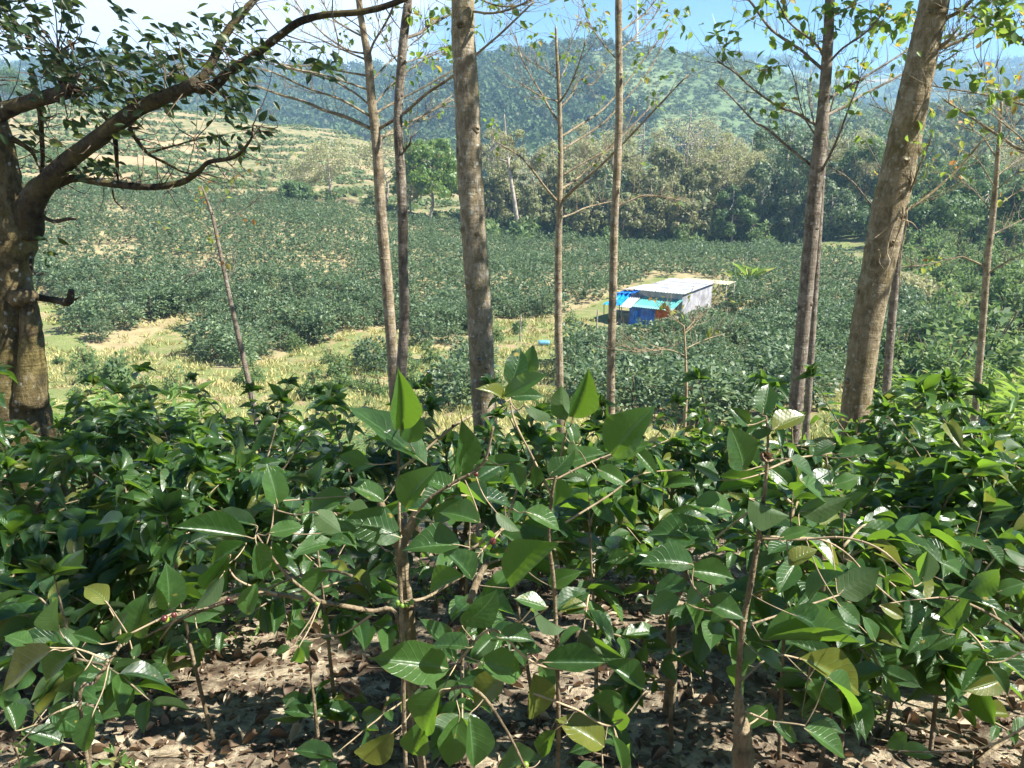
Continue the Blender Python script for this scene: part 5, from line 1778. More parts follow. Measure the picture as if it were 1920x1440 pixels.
def coffee_plant(label, d, lines, leaves, berries=(), cherries=(), dry=(), name='coffee_plant', flipf=0.12, base_line=0):
    """lines: (list of (px, py, w), depth change) - the first is the main stem, running up from the ground"""
    pts, w3 = [], []
    segs = []
    for pl, dd in lines:
        n = len(pl)
        q = np.array([P(x, y, d + (dd[i] if hasattr(dd, '__len__') else dd * i / max(1, n - 1))) for i, (x, y, w) in enumerate(pl)])
        r = np.array([wr(w, x, y, d) for x, y, w in pl])
        segs.append([q, r])
    q, r = segs[0]
    g = np.array([q[0][0], q[0][1] + .02, T(q[0][0], q[0][1]) - .06])
    if q[0][2] > g[2]:
        segs[0] = [np.vstack([g, (g + q[0]) / 2 + rng.normal(0, .01, 3), q]), np.concatenate([[r[0] * 1.25, r[0] * 1.1], r])]
    base = segs[0][0][0] + (0, 0, .06)
    o = thing(name, label, 'coffee plant', base)
    allp = []
    for k, (q, r) in enumerate(segs):
        m = MB()
        c = tube(m, q, r, 9 if r.max() > .006 else 6, n=6, wob=.035)
        # nodes along the twig
        for i in range(3, len(c) - 2, 4):
            rr = float(np.interp(i, np.linspace(0, len(c) - 1, len(r)), r))
            v = unit(c[i + 1] - c[i - 1])
            tube(m, [c[i] - v * rr * 1.1, c[i], c[i] + v * rr * 1.1], [rr * .9, rr * 1.28, rr * .9], 7, n=1)
        allp.append(c)
        m.build('stem' if k == 0 else 'branch', M['stem'] if r.max() > .004 else M['twig'], o)
    allp = np.concatenate(allp)
    fo, pe = MB(), MB()
    for bx, by, tx, ty, w in leaves:
        ln = math.hypot(tx - bx, ty - by)
        j = rng.uniform(-.10, .12)
        dz = rng.uniform(-.45, .45) * ln * d / F
        B, Tp = P(bx, by, d + j), P(tx, ty, d + j + dz)
        c = unit(EYE - B)
        N = unit(c * .62 + np.array([.22, .0, .62]) + rng.normal(0, .20, 3))
        D = unit(Tp - B)
        L = np.linalg.norm(Tp - B)
        N = unit(N - D * np.dot(N, D))
        cs = max(.72, abs(np.dot(N, c)))
        W = min(w * d / F / cs, .62 * L)
        if rng.random() < flipf:
            N = -N
        tp = LEAF_H[rng.integers(len(LEAF_H))]
        scatter(fo, [tp], B[None], D[None], N[None], np.array([L]), np.array([W]))
        i = np.argmin(np.linalg.norm(allp - B, axis=1))
        s = allp[i]
        ll = np.linalg.norm(s - B)
        md = (s + B) / 2 + np.array([0, 0, -.05 * ll]) + rng.normal(0, .03, 3) * ll
        tube(pe, [s, md, B, B + D * L * .15], [.0016 + .0025 * min(ll, .5), .0015 + .0015 * min(ll, .5), .0014, .0009], 5, n=4)
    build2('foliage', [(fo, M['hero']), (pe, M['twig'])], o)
    for lst, nm, mt in ((berries, 'berry', 'berry'), (cherries, 'berry', 'cherry')):
        for x, y, w in lst:
            c = P(x, y, d - .02)
            rr = wr(w, x, y, d)
            i = np.argmin(np.linalg.norm(allp - c, axis=1))
            if np.linalg.norm(allp[i] - c) < .12:
                c = allp[i] + unit(c - allp[i]) * (rr + .003)
            m = MB()
            a = rng.uniform(-.3, .3, 2)
            v = unit(np.array([a[0], a[1], 1]))
            tube(m, [c + v * rr * t for t in (-1.15, -1.05, -.6, 0, .6, 1.05, 1.15)], [rr * t for t in (.1, .45, .88, 1, .88, .42, .1)], 12, rng.random(), n=2)
            m.build(nm, M[mt], o)
    for x, y, w in dry:
        m = MB()
        c = P(x, y, d)
        for q in range(7):
            dv = rdir(1)[0]
            L = wr(w, x, y, d) * rng.uniform(1.2, 2.2)
            scatter(m, LEAF_H[1:4], c[None] - dv * L * .4, dv[None], rdir(1), np.array([L]), np.array([L * .6]))
        m.build('withered_leaf', M['litter'], o)
    return o


coffee_plant('tall near coffee plant in the middle with a forked pale stem and large hanging leaves', 1.85,
             [([(792, 1446, 16), (775, 1330, 11), (756, 1200, 9), (750, 1080, 8), (749, 980, 6), (748, 880, 5), (748, 800, 4)], 0.05),
              ([(752, 1130, 7), (800, 1120, 6), (850, 1090, 6), (905, 1062, 5), (960, 1040, 4)], .2),
              ([(752, 1000, 6), (800, 940, 6), (850, 905, 6), (905, 870, 6), (925, 800, 5)], -.05),
              ([(750, 880, 5), (790, 850, 5), (850, 800, 5), (900, 770, 5)], .1),
              ([(905, 1030, 5), (935, 1000, 5), (955, 960, 5), (975, 900, 4)], .1),
              ([(860, 1240, 5), (920, 1180, 5), (980, 1228, 5), (1020, 1250, 4), (1100, 1260, 3)], .05),
              ([(775, 1330, 7), (850, 1290, 6), (900, 1300, 6), (950, 1370, 5), (985, 1440, 4)], -.1),
              ([(1000, 1300, 4), (1080, 1330, 4), (1150, 1360, 4), (1215, 1290, 3)], .1),
              ([(880, 1130, 12), (895, 1090, 14), (915, 1050, 10)], .1)],
             A_L, [(789, 1135, 10), (757, 1148, 9), (775, 1154, 10), (702, 1127, 9), (702, 1142, 9), (988, 1405, 12)], [(918, 920, 9), (934, 1013, 12), (843, 785, 7)], [(655, 1290, 46)])
coffee_plant('near coffee plant on the right with an upright brown stem and broad ribbed leaves', 1.95,
             [([(1392, 1446, 40), (1392, 1380, 34), (1384, 1290, 13), (1392, 1180, 11), (1410, 1080, 11), (1424, 990, 9), (1436, 900, 7), (1440, 820, 5), (1436, 780, 4)], 0.0),
              ([(1426, 1005, 4), (1480, 1008, 4), (1540, 1012, 4), (1590, 1040, 4), (1640, 1095, 4), (1720, 1160, 4), (1790, 1205, 3)], .3),
              ([(1424, 1010, 4), (1500, 1012, 4), (1580, 1008, 4), (1650, 1030, 4), (1710, 1085, 3)], -.2),
              ([(1410, 1170, 5), (1470, 1150, 4), (1530, 1130, 4), (1590, 1110, 3)], .2),
              ([(1430, 940, 4), (1390, 970, 4), (1340, 1010, 4)], .1), ([(1440, 880, 4), (1490, 860, 4), (1560, 850, 3)], .1),
              ([(1386, 1180, 6), (1340, 1140, 5), (1300, 1100, 4)], -.1), ([(1386, 1280, 5), (1450, 1230, 4), (1520, 1240, 4)], .1), ([(1388, 1330, 5), (1440, 1350, 4), (1510, 1360, 3)], -.1)],
             B_L, [], [], [(1436, 856, 30)])
coffee_plant('low coffee plant at the bottom left with bright backlit leaves and a broken pale twig', 1.55,
             [([(150, 1318, 7), (178, 1278, 8), (205, 1240, 8), (222, 1215, 7), (240, 1190, 5)], .1), ([(205, 1240, 5), (170, 1225, 4), (140, 1215, 3)], 0), ([(240, 1190, 4), (330, 1150, 4), (300, 1200, 3)], .1),
              ([(150, 1318, 5), (120, 1330, 4), (80, 1350, 3), (30, 1400, 3)], -.05), ([(222, 1215, 3), (225, 1180, 3), (205, 1140, 2)], .05)],
             C_L, [(323, 1192, 12)], [(305, 1176, 13), (363, 1172, 10)])
coffee_plant('arching coffee shoot with glowing yellow-green leaves and long bare twigs, left of the centre', 1.75,
             [([(748, 1165, 9), (690, 1145, 10), (600, 1128, 10), (500, 1112, 9), (430, 1120, 9), (340, 1150, 8), (262, 1172, 6)], [0.3, .3, .2, .1, .1, .05, 0]),
              ([(600, 1128, 6), (540, 1080, 5), (500, 1030, 4), (480, 1000, 3)], 0), ([(520, 1115, 5), (450, 1090, 4), (425, 1060, 3)], 0), ([(500, 1112, 5), (420, 1130, 7), (340, 1160, 6), (270, 1195, 4)], .1),
              ([(500, 1020, 3), (510, 985, 3), (515, 940, 3)], .05), ([(700, 1150, 5), (640, 1190, 4), (590, 1190, 3), (562, 1205, 2)], .2), ([(660, 1080, 6), (620, 1070, 5), (560, 1080, 4), (440, 1130, 4)], .2)],
             D_L, [(560, 1165, 9)], [(400, 1130, 11)])
coffee_plant('coffee shoot at the right edge with glossy light-catching leaves on thin twigs', 2.15,
             [([(1960, 1260, 8), (1920, 1200, 7), (1870, 1160, 6), (1810, 1130, 5), (1760, 1120, 4)], .0), ([(1870, 1160, 4), (1840, 1090, 3), (1870, 1040, 3)], .1), ([(1810, 1130, 4), (1760, 1180, 3), (1690, 1150, 3)], .1),
              ([(1920, 1220, 4), (1880, 1240, 3), (1850, 1242, 3)], 0), ([(1960, 1340, 6), (1850, 1400, 4), (1740, 1410, 3), (1660, 1405, 3)], 0)],
             E_L)
coffee_plant('tall coffee shoots holding large shaded leaves right of the thick central trunk', 1.9,
             [([(1040, 1120, 8), (1030, 1020, 7), (1035, 930, 6), (1050, 860, 5), (1065, 800, 4)], 0), ([(1035, 930, 5), (1000, 860, 4), (965, 790, 4), (955, 740, 3)], .05), ([(1040, 900, 4), (1100, 870, 4), (1150, 850, 3)], .05),
              ([(1060, 980, 4), (1140, 930, 4), (1200, 890, 3), (1280, 880, 3)], .15)],
             F_L)


# ------------------------------------------------------------------ coffee bushes behind them
def leafy_bush(label, px, Y, top_py, rad, nl, mat, tmpl, leaf=0.12, low=0.30, trunk=True):
    x = P(px, 900, Y)[0]
    zb = T(x, Y)
    zt = P(px, top_py, Y)[2]
    h = max(0.5, zt - zb)
    o = thing('coffee_shrub', label, 'coffee bush', (x, Y, zb))
    st, br, fo = MB(), MB(), MB()
    ns = 1 if rad < .51 else rng.integers(1, 3)
    sw = .45 if rad < .51 else 1.0
    stems = []
    for k in range(ns):
        a = rng.uniform(0, 6.28)
        l = rng.uniform(.05, .22) * rad
        q = [np.array([x, Y, zb - .06]) + (rng.normal(0, .02), rng.normal(0, .02), 0), np.array([x + math.cos(a) * l * .4, Y + math.sin(a) * l * .4, zb + h * .35]),
             np.array([x + math.cos(a) * l, Y + math.sin(a) * l, zb + h * .7]), np.array([x + math.cos(a) * l * 1.4, Y + math.sin(a) * l * 1.4, zb + h * .97])]
        stems.append(tube(st, q, np.array([.022, .016, .010, .004]) * sw, 8, n=6, wob=.04))
    per = 14
    nb = max(2, nl // per)
    for b in range(nb):
        s = stems[b % ns]
        t = low + (1 - low) * rng.random() ** .85
        i = min(len(s) - 1, int(t * (len(s) - 1)))
        a = b * 2.4 + rng.normal(0, .5)
        reach = rad * (1.08 - .65 * t ** 2) * rng.uniform(.65, 1.15)
        up = rng.uniform(-.05, .45)
        dirn = np.array([math.cos(a), math.sin(a), up])
        q = [s[i], s[i] + dirn * reach * .5, s[i] + dirn * reach + np.array([0, 0, -.22 * reach])]
        q[2][2] = min(q[2][2], zt + .05)
        c = tube(br, q, [.006, .004, .0018], 5, n=4)
        tt = np.repeat(np.linspace(.22, 1, per // 2), 2)
        pos = np.array([c[int(v * (len(c) - 1))] for v in tt]) + rng.normal(0, .012, (per, 3))
        side = np.tile([1, -1], per // 2)[:, None] * np.cross(unit(dirn), [0, 0, 1])
        D = unit(side * .9 + dirn * .55 + np.array([0, 0, -.22]) + rng.normal(0, .22, (per, 3)))
        N = unit(np.array([.1, -.15, 1]) + rng.normal(0, .48, (per, 3)))
        L = leaf * rng.uniform(.5, 1.4, per)
        scatter(fo, tmpl, pos, D, N, L, L * rng.uniform(.40, .54, per))
    for s in range(3 if rad > .51 else 0):
        a = rng.uniform(0, 6.28)
        p0 = stems[0][int(len(stems[0]) * .6)]
        p1 = np.array([x + math.cos(a) * rad * .6, Y + math.sin(a) * rad * .6, zb + h * rng.uniform(1.0, 1.28)])
        c = tube(st, [p0, p0 * .4 + p1 * .6 + rng.normal(0, .03, 3), p1], [.007, .005, .002], 6, n=5)
        stems.append(c)
        m2 = 10
        i2 = np.repeat(np.linspace(len(c) * .45, len(c) - 1, m2 // 2).astype(int), 2)
        aa = rng.uniform(0, 6.28) + np.tile([0, 3.14], m2 // 2) + np.repeat(np.arange(m2 // 2) % 2 * 1.57, 2)
        D = unit(np.column_stack([np.cos(aa), np.sin(aa), rng.uniform(-.3, .5, m2)]))
        L = leaf * rng.uniform(.8, 1.3, m2)
        scatter(fo, tmpl, c[i2], D, unit(np.array([0, -.2, 1]) + rng.normal(0, .4, (m2, 3))), L, L * rng.uniform(.4, .5, m2))
    for s in stems:
        n = 8 if nl > 40 else 4
        D = unit(rdir(n, .2, 1))
        L = leaf * rng.uniform(.7, 1.1, n)
        scatter(fo, tmpl, np.tile(s[-1], (n, 1)), D, rdir(n, .3, 1), L, L * .46)
    st.build('stem', M['stem'], o)
    br.build('branch', M['twig'], o)
    fo.build('foliage', mat, o)
    return o


YOUNG = [
    ('thin coffee shoot beside the arching yellow-green shoot', 600, 2.8, 905, .42, 90), ('leafy coffee shoot behind the middle plant', 850, 2.6, 890, .5, 120), ('leafy coffee shoot right of the middle plant', 1000, 2.9, 890, .45, 110),
    ('leafy coffee shoot between the two tall near plants', 1140, 2.6, 905, .45, 110), ('leafy coffee shoot just left of the brown upright stem', 1290, 2.6, 900, .45, 110), ('leafy coffee shoot just right of the brown upright stem', 1510, 2.5, 905, .5, 130),
    ('coffee shoot under the thick leaning trunk', 1650, 2.5, 930, .5, 130), ('coffee shoot with glossy leaves near the right edge', 1810, 2.6, 940, .45, 110), ('coffee shoot above the low bottom-left plant', 330, 2.7, 960, .42, 90),
    ('coffee shoot at the left edge above the broken twig', 100, 2.4, 1030, .42, 90), ('low coffee seedling on the litter left of the middle', 560, 2.6, 1185, .14, 16), ('low coffee seedling on the litter at the bottom right', 1600, 2.3, 1330, .16, 18),
]
BUSH = [
    ('coffee bush with its crown in front of the gnarled tree foot', 60, 3.7, 868, .72, 520),
    ('bushy coffee plant between the gnarled tree and the leaning sapling', 270, 3.9, 860, .75, 560),
    ('wide coffee bush below the leaning sapling', 480, 4.2, 840, .75, 560),
    ('coffee bush at the far left edge under the gnarled tree', -110, 4.3, 800, .75, 480),
    ('coffee bush just right of the gnarled tree foot', 150, 5.0, 792, .8, 560),
    ('back-row coffee bush left of the leaning sapling', 360, 5.3, 790, .8, 560),
    ('back-row coffee bush between the leaning sapling and the slender pair', 590, 5.4, 800, .8, 520),
    ('small back-row coffee bush below the ginger clump on the left', 250, 6.3, 775, .8, 480),
    ('back-row coffee bush in front of the sunny grass bank', 470, 6.6, 778, .8, 460),
    ('coffee bush below the slender pair of trunks', 690, 4.4, 845, .65, 380),
    ('thin coffee bush in front of the thick central trunk', 860, 4.6, 830, .65, 380),
    ('coffee bush right of the thick central trunk', 1010, 4.9, 815, .65, 400),
    ('coffee bush left of the straight pale trunk foot', 1100, 4.2, 860, .6, 340),
    ('sunlit coffee bush below the small sapling', 1250, 4.6, 835, .75, 520),
    ('sunlit coffee bush left of the twin trunks foot', 1380, 5.0, 815, .75, 480),
    ('sunlit coffee bush at the foot of the twin trunks', 1520, 4.6, 790, .7, 480),
    ('coffee bush at the foot of the thick leaning trunk', 1620, 5.2, 770, .7, 460),
    ('low coffee bush in the middle of the right-hand side', 1560, 3.4, 960, .6, 420),
    ('dark coffee bush right of the thick leaning trunk', 1730, 3.6, 905, .7, 520),
    ('dark coffee bush by the right edge', 1880, 3.4, 860, .7, 540),
    ('dark back-row coffee bush in front of the ferns', 1790, 4.5, 850, .75, 520),
    ('dark coffee bush below the feathery thin trunk', 1900, 4.8, 815, .75, 480),
    ('coffee bush partly outside the right edge', 2050, 4.0, 830, .75, 420),
    ('small coffee bush on the litter at the bottom right', 1720, 2.7, 1170, .35, 150),
    ('back-row coffee bush in the middle gap', 780, 6.2, 800, .7, 360),
    ('back-row coffee bush behind the straight pale trunk foot', 1180, 6.3, 800, .75, 420),
    ('low coffee bush in shade at the left edge', -20, 3.1, 1000, .6, 420),
    ('low shaded coffee bush in the left middle', 200, 3.3, 985, .55, 360),
]
for lab, px, Y, tp, rad, nl in BUSH:
    near = Y < 4.3
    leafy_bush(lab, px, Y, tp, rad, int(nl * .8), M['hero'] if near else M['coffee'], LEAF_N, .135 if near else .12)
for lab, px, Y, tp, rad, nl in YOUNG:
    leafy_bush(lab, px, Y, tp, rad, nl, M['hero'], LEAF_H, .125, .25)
# old pruned coffee stumps
for lab, px, Y, py, r in (('thick forked pruned coffee stump behind the middle plant', 750, 2.7, 1010, .028), ('short pruned coffee stump on the litter right of the middle', 1256, 2.9, 1130, .024),
                          ('brown coffee stem under the bushes on the right', 1545, 3.0, 1030, .03)):
    t = P(px, py, Y)
    g = np.array([t[0] + .02, Y, T(t[0], Y) - .08])
    m = MB()
    tube(m, [g, g * .5 + t * .5 + np.array([.015, 0, 0]), t], [r * 1.25, r, r * .9], 10, n=6, wob=.06)
    for s in (-1, 1):
        tube(m, [t - (0, 0, .03), t + (s * .05, .02, .07), t + (s * .09, .03, .20)], [r * .85, r * .6, r * .35], 8, n=4, wob=.05)
    o = m.build('coffee_stump', M['stem'], base=tuple(g))
    tag(o, lab, 'stump')
# ------------------------------------------------------------------ leaf litter, sticks, weeds, ferns, grass
def litter():
    mb = MB()
    n = 30000
    Y = 1.2 + rng.random(n) ** 1.3 * 6.5
    X = rng.uniform(-1, 1, n) * (1.6 + Y * .78)
    ok = fbm(X * .9 + 3, Y * .9, 3) > -.40
    X, Y = X[ok], Y[ok]
    n = len(X)
    Z = Tz(X, Y) + rng.uniform(.001, .022, n)
    D = rdir(n, -.3, .3)
    N = unit(np.array([0, 0, 1.0]) + rng.normal(0, .33, (n, 3)))
    L = rng.uniform(.014, .05, n) * rng.choice([1, 1, 1, 1.9], n)
    tm = [leaf_grid(2, 7, f, dr, 0, .12, .5, 50 + i) for i, (f, dr) in enumerate(((.15, .25), (.55, -.4), (.05, .5), (-.3, .2)))]
    r = np.clip(rng.normal(.40, .28, n), 0, 1)
    scatter(mb, tm, np.column_stack([X, Y, Z]), D, N, L, L * rng.uniform(.3, .65, n), r)
    o = mb.build('leaf_litter', M['litter'])
    tag(o, 'brown dry leaf litter covering the bare soil', 'leaf litter', kind='stuff')
    m = MB()
    for k in range(150):
        y = rng.uniform(1.4, 4.5)
        x = rng.uniform(-1, 1) * (1 + y * .75)
        a = rng.uniform(0, 3.14)
        l = rng.uniform(.05, .28)
        z = T(x, y) + .02
        v = np.array([math.cos(a), math.sin(a), rng.normal(0, .08)]) * l
        c = np.array([x, y, z])
        tube(m, [c - v, c + rng.normal(0, .012, 3), c + v], [.003, .0028, .0015], 4, n=3)
    o = m.build('twig_litter', M['twig'])
    tag(o, 'small dead twigs scattered over the leaf litter', 'twigs', kind='stuff')
    m = MB()
    n = 1500
    Y = rng.uniform(1.4, 7, n)
    X = rng.uniform(-1, 1, n) * (1.4 + Y * .75)
    ok = fbm(X * 1.3, Y * 1.3 + 9, 3) > .10
    X, Y = X[ok], Y[ok]
    for k in range(8):
        n = len(X)
        d = rdir(n, .1, .9)
        L = rng.uniform(.02, .055, n)
        scatter(m, LEAF_S, np.column_stack([X, Y, Tz(X, Y) + .015 + .01 * k]) + d * .012, d, rdir(n, .4, 1), L, L * .45)
    o = m.build('weeds', M['lush'])
    tag(o, 'tiny green weeds sprouting through the litter', 'weeds', kind='stuff')


litter()

for lab, pts, w in (('long pale stick lying on the litter at the bottom left', [(375, 1368), (450, 1340), (540, 1322), (628, 1304)], (5, 7)), ('thin dark stick lying on the litter near the left plant', [(200, 1265), (250, 1300), (300, 1330)], (4, 3)),
                    ('pale upright cut stick beside the middle plant', [(702, 1385), (714, 1330), (726, 1292)], (11, 7)), ('dark fallen twig at the bottom right corner', [(1830, 1440), (1880, 1405), (1930, 1375)], (9, 6))):
    q = [G(x, y, 1.2, 8) + (0, 0, .025 + .012 * (i % 2)) for i, (x, y) in enumerate(pts)]
    if 'upright' in lab:
        b = G(702, 1385, 1.2, 8)
        q = [b + (0, 0, -.03), b + np.array([.03, .02, .08]), b + np.array([.06, .03, .18])]
    m = MB()
    tube(m, q, [wr(x, 900, 1300, q[0][1]) for x in np.linspace(w[0], w[1], len(q))], 7, n=6, wob=.06)
    o = m.build('fallen_stick', M['stem'], base=tuple(q[0]))
    tag(o, lab, 'stick')


def undergrowth():
    pf, pg, pb = [], [], []
    for k in range(4):
        o = thing('fern', '-', 'fern', (0, 0, 0))
        mb, st = MB(), MB()
        for f in range(9 + k):
            a = f * 6.283 / (9 + k) + rng.normal(0, .2)
            l = rng.uniform(.7, 1.15)
            u = rng.uniform(.55, 1.1)
            q = [(0, 0, 0), (math.cos(a) * l * .35, math.sin(a) * l * .35, l * .55 * u), (math.cos(a) * l * .75, math.sin(a) * l * .75, l * .62 * u), (math.cos(a) * l * 1.1, math.sin(a) * l * 1.1, l * .40 * u)]
            c = tube(st, q, [.006, .005, .003, .001], 4, n=7)
            v = unit(np.gradient(c, axis=0))
            for s in (-1, 1):
                i = np.arange(4, len(c))
                sd = s * unit(np.cross(v[i], [0, 0, 1.0]))
                L = .20 * np.sin(np.linspace(.35, 3.0, len(i))) + .03
                scatter(mb, LEAF_S, c[i], unit(sd + v[i] * .35 + (0, 0, -.1)), unit(np.cross(v[i], sd) * s * -1 + (0, 0, .3)), L, np.full(len(i), .045))
        st.build('stem', M['twig'], o)
        mb.build('frond', M['fern'], o)
        pf.append(o)
    for k in range(4):
        o = thing('ginger_plant', '-', 'plant', (0, 0, 0))
        mb, st = MB(), MB()
        for s in range(6 + k):
            a = rng.uniform(0, 6.28)
            l = rng.uniform(1.0, 1.7)
            e = np.array([math.cos(a), math.sin(a), 0]) * rng.uniform(.2, .6)
            q = [np.array([0, 0, -.05]) + e * .15, e * .5 + (0, 0, l * .5), e + (0, 0, l)]
            c = tube(st, q, [.012, .009, .003], 5, n=6)
            i = np.arange(3, len(c))
            i = np.repeat(i, 2)
            n = len(i)
            b = a + 1.57 + np.where(np.arange(n) % 2, 0, 3.14) + rng.normal(0, .25, n)
            D = unit(np.column_stack([np.cos(b), np.sin(b), rng.uniform(-.2, .7, n)]))
            L = rng.uniform(.28, .5, n)
            scatter(mb, LEAF_M, c[i], D, unit(np.array([0, 0, 1.0]) + rng.normal(0, .3, (n, 3))), L, L * .2)
        st.build('stem', M['twig'], o)
        mb.build('foliage', M['lush'], o)
        pg.append(o)
    for k in range(3):
        o = thing('banana_plant', '-', 'plant', (0, 0, 0))
        mb, st = MB(), MB()
        n = 8 + k
        a = np.arange(n) * 2.4
        D = unit(np.column_stack([np.cos(a) * .5, np.sin(a) * .5, rng.uniform(.6, 1.2, n)]))
        L = rng.uniform(.8, 1.4, n)
        tb = [leaf_grid(4, 9, .18, .35, .004, .03, .6, 70 + q) for q in range(2)]
        scatter(mb, tb, np.tile([0, 0, .25], (n, 1)) + D * .1, D, np.column_stack([-np.cos(a), -np.sin(a), np.full(n, .6)]), L, L * .2)
        tube(st, [(0, 0, -.1), (0, 0, .2), (0, .01, .5)], [.06, .05, .03], 8, n=3)
        st.build('stem', M['twig'], o)
        mb.build('foliage', M['lush'], o)
        pb.append(o)
    pick = {'f': pf, 'g': pg, 'b': pb}
    used = set()

    def put(kind, px, Y, s, lab, grp):
        x = P(px, 760, Y)[0]
        l = pick[kind]
        k = int(rng.integers(len(l)))
        loc = (x, Y, T(x, Y) - .02)
        if (kind, k) not in used:
            used.add((kind, k))
            o = l[k]
            o.location = loc
            o.scale = (s, s, s)
            o['label'], o['group'] = lab, grp
        else:
            c = copy_thing(l[k], loc, rng.uniform(0, 6.28), s, lab)
            c['group'] = grp
    for k in range(64):
        put('f', rng.uniform(1660, 2000), rng.uniform(8, 22), rng.uniform(.7, 1.15), 'feathery fern in the green tangle right of the thick leaning trunk', 'ferns on the right-hand slope')
    for k in range(34):
        put('g', rng.uniform(1660, 2000), rng.uniform(9, 26), rng.uniform(.7, 1.1), 'tall narrow-leaved plant in the green tangle right of the thick leaning trunk', 'leafy plants on the right-hand slope')
    for k in range(30):
        put('b', rng.uniform(1650, 2000), rng.uniform(9, 24), rng.uniform(.6, 1.0), 'plant with long upright strap leaves right of the thick leaning trunk', 'strap-leaved plants on the right-hand slope')
    for px, Y, s in ((160, 13, .95), (205, 14, 1.0), (255, 12.5, 1.05), (290, 15, 1.0), (330, 13.5, .9), (385, 13, 1.0), (120, 17, 1.0), (180, 18, .9), (60, 16, 1.0), (235, 18, 1.), (10, 19, 1.), (560, 15, .8), (610, 14, .7), (430, 16, .8), (350, 17, .8), (520, 13, .75)):
        put('g', px, Y, s, 'tall narrow-leaved plant on the sunny bank behind the left coffee bushes', 'leafy plants on the left bank')
    for k in range(26):
        put('f', rng.uniform(60, 720), rng.uniform(9, 19), rng.uniform(.6, .95), 'light green fern on the sunny bank behind the left coffee bushes', 'ferns on the left bank')
    for k in range(16):
        put('f', rng.uniform(960, 1500), rng.uniform(7.5, 12), rng.uniform(.6, .9), 'fern between the coffee bushes below the hut', 'ferns below the hut')
    b = G(1405, 545, 30, 90)
    for dx, dy, s in ((0, 0, 1.9), (1.0, .8, 1.6), (-.9, .6, 1.5)):
        x, y = b[0] + dx, b[1] + dy
        c = copy_thing(pb[0], (x, y, T(x, y)), dx, s, 'bright green banana-like plant in the field right of the hut')
        c['group'] = 'banana-like plants beside the hut'
    # grass tufts on the banks
    mb = MB()
    n = 15000
    Y = 8.5 + rng.random(n) * 56
    X = rng.uniform(-.78, .95, n) * Y
    px, py = proj(np.column_stack([X, Y, Tz(X, Y)]))
    ok = ~(in_poly(px, py, FIELD_A) & (rng.random(n) > .25)) & (fbm(X * .4, Y * .4, 3) > -.25) & ~near_hut(X, Y)
    ok &= ~in_poly(px, py, [(1120, 690), (1090, 650), (1150, 605), (1180, 585), (1225, 590), (1175, 625), (1140, 655)])
    X, Y = X[ok], Y[ok]
    for k in range(9):
        n = len(X)
        d = rdir(n, .5, 1)
        x, y = X + rng.normal(0, .14, n), Y + rng.normal(0, .14, n)
        L = rng.uniform(.14, .42, n)
        scatter(mb, LEAF_D, np.column_stack([x, y, Tz(x, y)]), d, rdir(n), L, .012 + .0012 * y, np.clip(.55 + 1.3 * fbm(x * .25, y * .25, 3) + rng.normal(0, .2, n), 0, 1))
    o = mb.build('grass', M['grass'])
    tag(o, 'dry and green grass on the banks around the coffee rows', 'grass', kind='stuff')


undergrowth()


# ------------------------------------------------------------------ air, sky, sun
def haze():
    t = NT('valley_haze')
    v = t.n('ShaderNodeVolumePrincipled')
    v.inputs['Color'].default_value = (0.42, 0.68, 1.0, 1)
    v.inputs['Density'].default_value = HAZE_D
    v.inputs['Anisotropy'].default_value = 0.0
    t.l(v.outputs[0], t.out.inputs['Volume'])
    try:
        t.m.cycles.homogeneous_volume = True
    except Exception:
        pass
    zs = [(o.matrix_world @ Vector(c)).z for o in scene.objects if o.type == 'MESH' for c in o.bound_box]
    me = bpy.data.meshes.new('haze')
    x, y0, y1, z0, z1 = max(max(abs(o.bound_box[0][0]), abs(o.bound_box[6][0])) for o in scene.objects if o.get('kind') == 'structure') + 20, -50, max(o.bound_box[6][1] for o in scene.objects if o.get('kind') == 'structure') + 20, min(zs) - 1, max(max(zs), 60) + 5
    vs = [(a * x, b, c) for a in (-1, 1) for b in (y0, y1) for c in (z0, z1)]
    me.from_pydata(vs, [], [(0, 1, 3, 2), (4, 6, 7, 5), (0, 4, 5, 1), (2, 3, 7, 6), (0, 2, 6, 4), (1, 5, 7, 3)])
    me.materials.append(t.m)
    o = bpy.data.objects.new('haze', me)
    COL.objects.link(o)
    tag(o, kind='stuff')


HAZE_D = 0.00040
bpy.context.view_layer.update()
haze()

sv = SUNV
ld = bpy.data.lights.new('sun', 'SUN')
ld.energy = 5.0
ld.angle = R(0.53)
ld.color = (1.0, 0.955, 0.87)
lo = bpy.data.objects.new('sun', ld)
lo.rotation_euler = Vector(-sv).to_track_quat('-Z', 'Y').to_euler()
COL.objects.link(lo)

w = bpy.data.worlds.new('World')
scene.world = w
w.use_nodes = True
nt = w.node_tree
nt.nodes.clear()
sky = nt.nodes.new('ShaderNodeTexSky')
sky.sky_type = 'NISHITA'
sky.sun_disc = False
sky.sun_elevation = SUN_EL
sky.sun_rotation = SUN_AZ
sky.altitude = 900
sky.air_density = 1.0
sky.dust_density = 0.2
sky.ozone_density = 3.0
tc = nt.nodes.new('ShaderNodeTexCoord')
mp = nt.nodes.new('ShaderNodeMapping')
mp.inputs['Scale'].default_value = (1.0, 1.0, 2.6)
nt.links.new(tc.outputs['Generated'], mp.inputs[0])
nz = nt.nodes.new('ShaderNodeTexNoise')
nz.inputs['Scale'].default_value = 2.6
nz.inputs['Detail'].default_value = 7
nz.inputs['Roughness'].default_value = 0.52
nt.links.new(mp.outputs[0], nz.inputs[0])
sx = nt.nodes.new('ShaderNodeSeparateXYZ')
nt.links.new(tc.outputs['Generated'], sx.inputs[0])


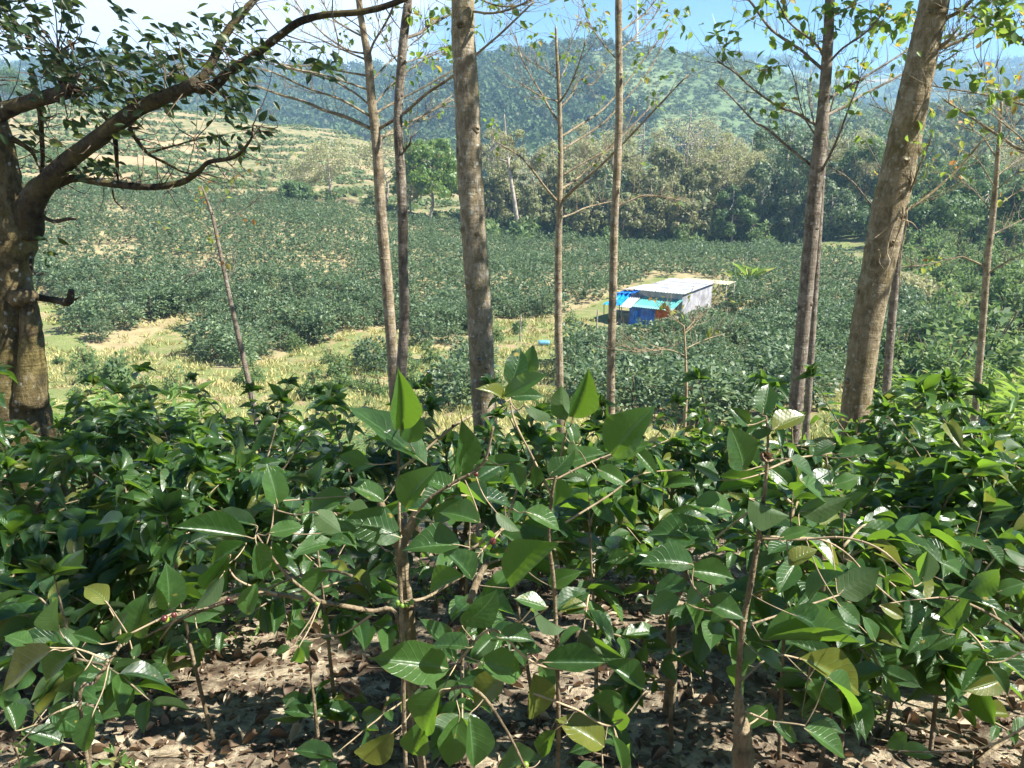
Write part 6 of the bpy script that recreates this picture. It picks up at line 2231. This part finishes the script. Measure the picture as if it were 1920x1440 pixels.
def wm(op, a, b, clamp=False):
    nd = nt.nodes.new('ShaderNodeMath')
    nd.operation = op
    nd.use_clamp = clamp
    for s, v in zip(nd.inputs, (a, b)):
        if hasattr(v, 'node'):
            nt.links.new(v, s)
        else:
            s.default_value = v
    return nd.outputs[0]


# a cloud bank to the left of the view, clear sky to the right
bias = wm('MULTIPLY', sx.outputs[0], -0.55)
cl = wm('ADD', nz.outputs[0], bias)
mr = nt.nodes.new('ShaderNodeMapRange')
mr.interpolation_type = 'SMOOTHSTEP'
nt.links.new(cl, mr.inputs[0])
mr.inputs[1].default_value = 0.48
mr.inputs[2].default_value = 0.60
mixc = nt.nodes.new('ShaderNodeMix')
mixc.data_type = 'RGBA'
low = nt.nodes.new('ShaderNodeMapRange')
low.interpolation_type = 'SMOOTHSTEP'
nt.links.new(sx.outputs[2], low.inputs[0])
low.inputs[1].default_value = 0.48
low.inputs[2].default_value = 0.26
nt.links.new(wm('MULTIPLY', wm('MULTIPLY', mr.outputs[0], low.outputs[0]), 0.85), mixc.inputs[0])
hs = nt.nodes.new('ShaderNodeHueSaturation')
hs.inputs['Saturation'].default_value = 1.35
nt.links.new(sky.outputs[0], hs.inputs['Color'])
nt.links.new(hs.outputs[0], mixc.inputs[6])
mixc.inputs[7].default_value = (9.5, 9.6, 10.0, 1)
bg = nt.nodes.new('ShaderNodeBackground')
bg.inputs[1].default_value = 0.05
nt.links.new(mixc.outputs[2], bg.inputs[0])
wo = nt.nodes.new('ShaderNodeOutputWorld')
nt.links.new(bg.outputs[0], wo.inputs[0])

scene.render.engine = 'CYCLES'
cy = scene.cycles
cy.max_bounces = 6
cy.diffuse_bounces = 3
cy.glossy_bounces = 2
cy.transmission_bounces = 3
cy.transparent_max_bounces = 8
cy.volume_bounces = 1
cy.sample_clamp_indirect = 6.0
cy.use_denoising = True
cy.denoiser = 'OPENIMAGEDENOISE'
scene.view_settings.view_transform = 'Standard'
scene.view_settings.look = 'None'
scene.view_settings.exposure = 1.7
scene.view_settings.gamma = 1.0
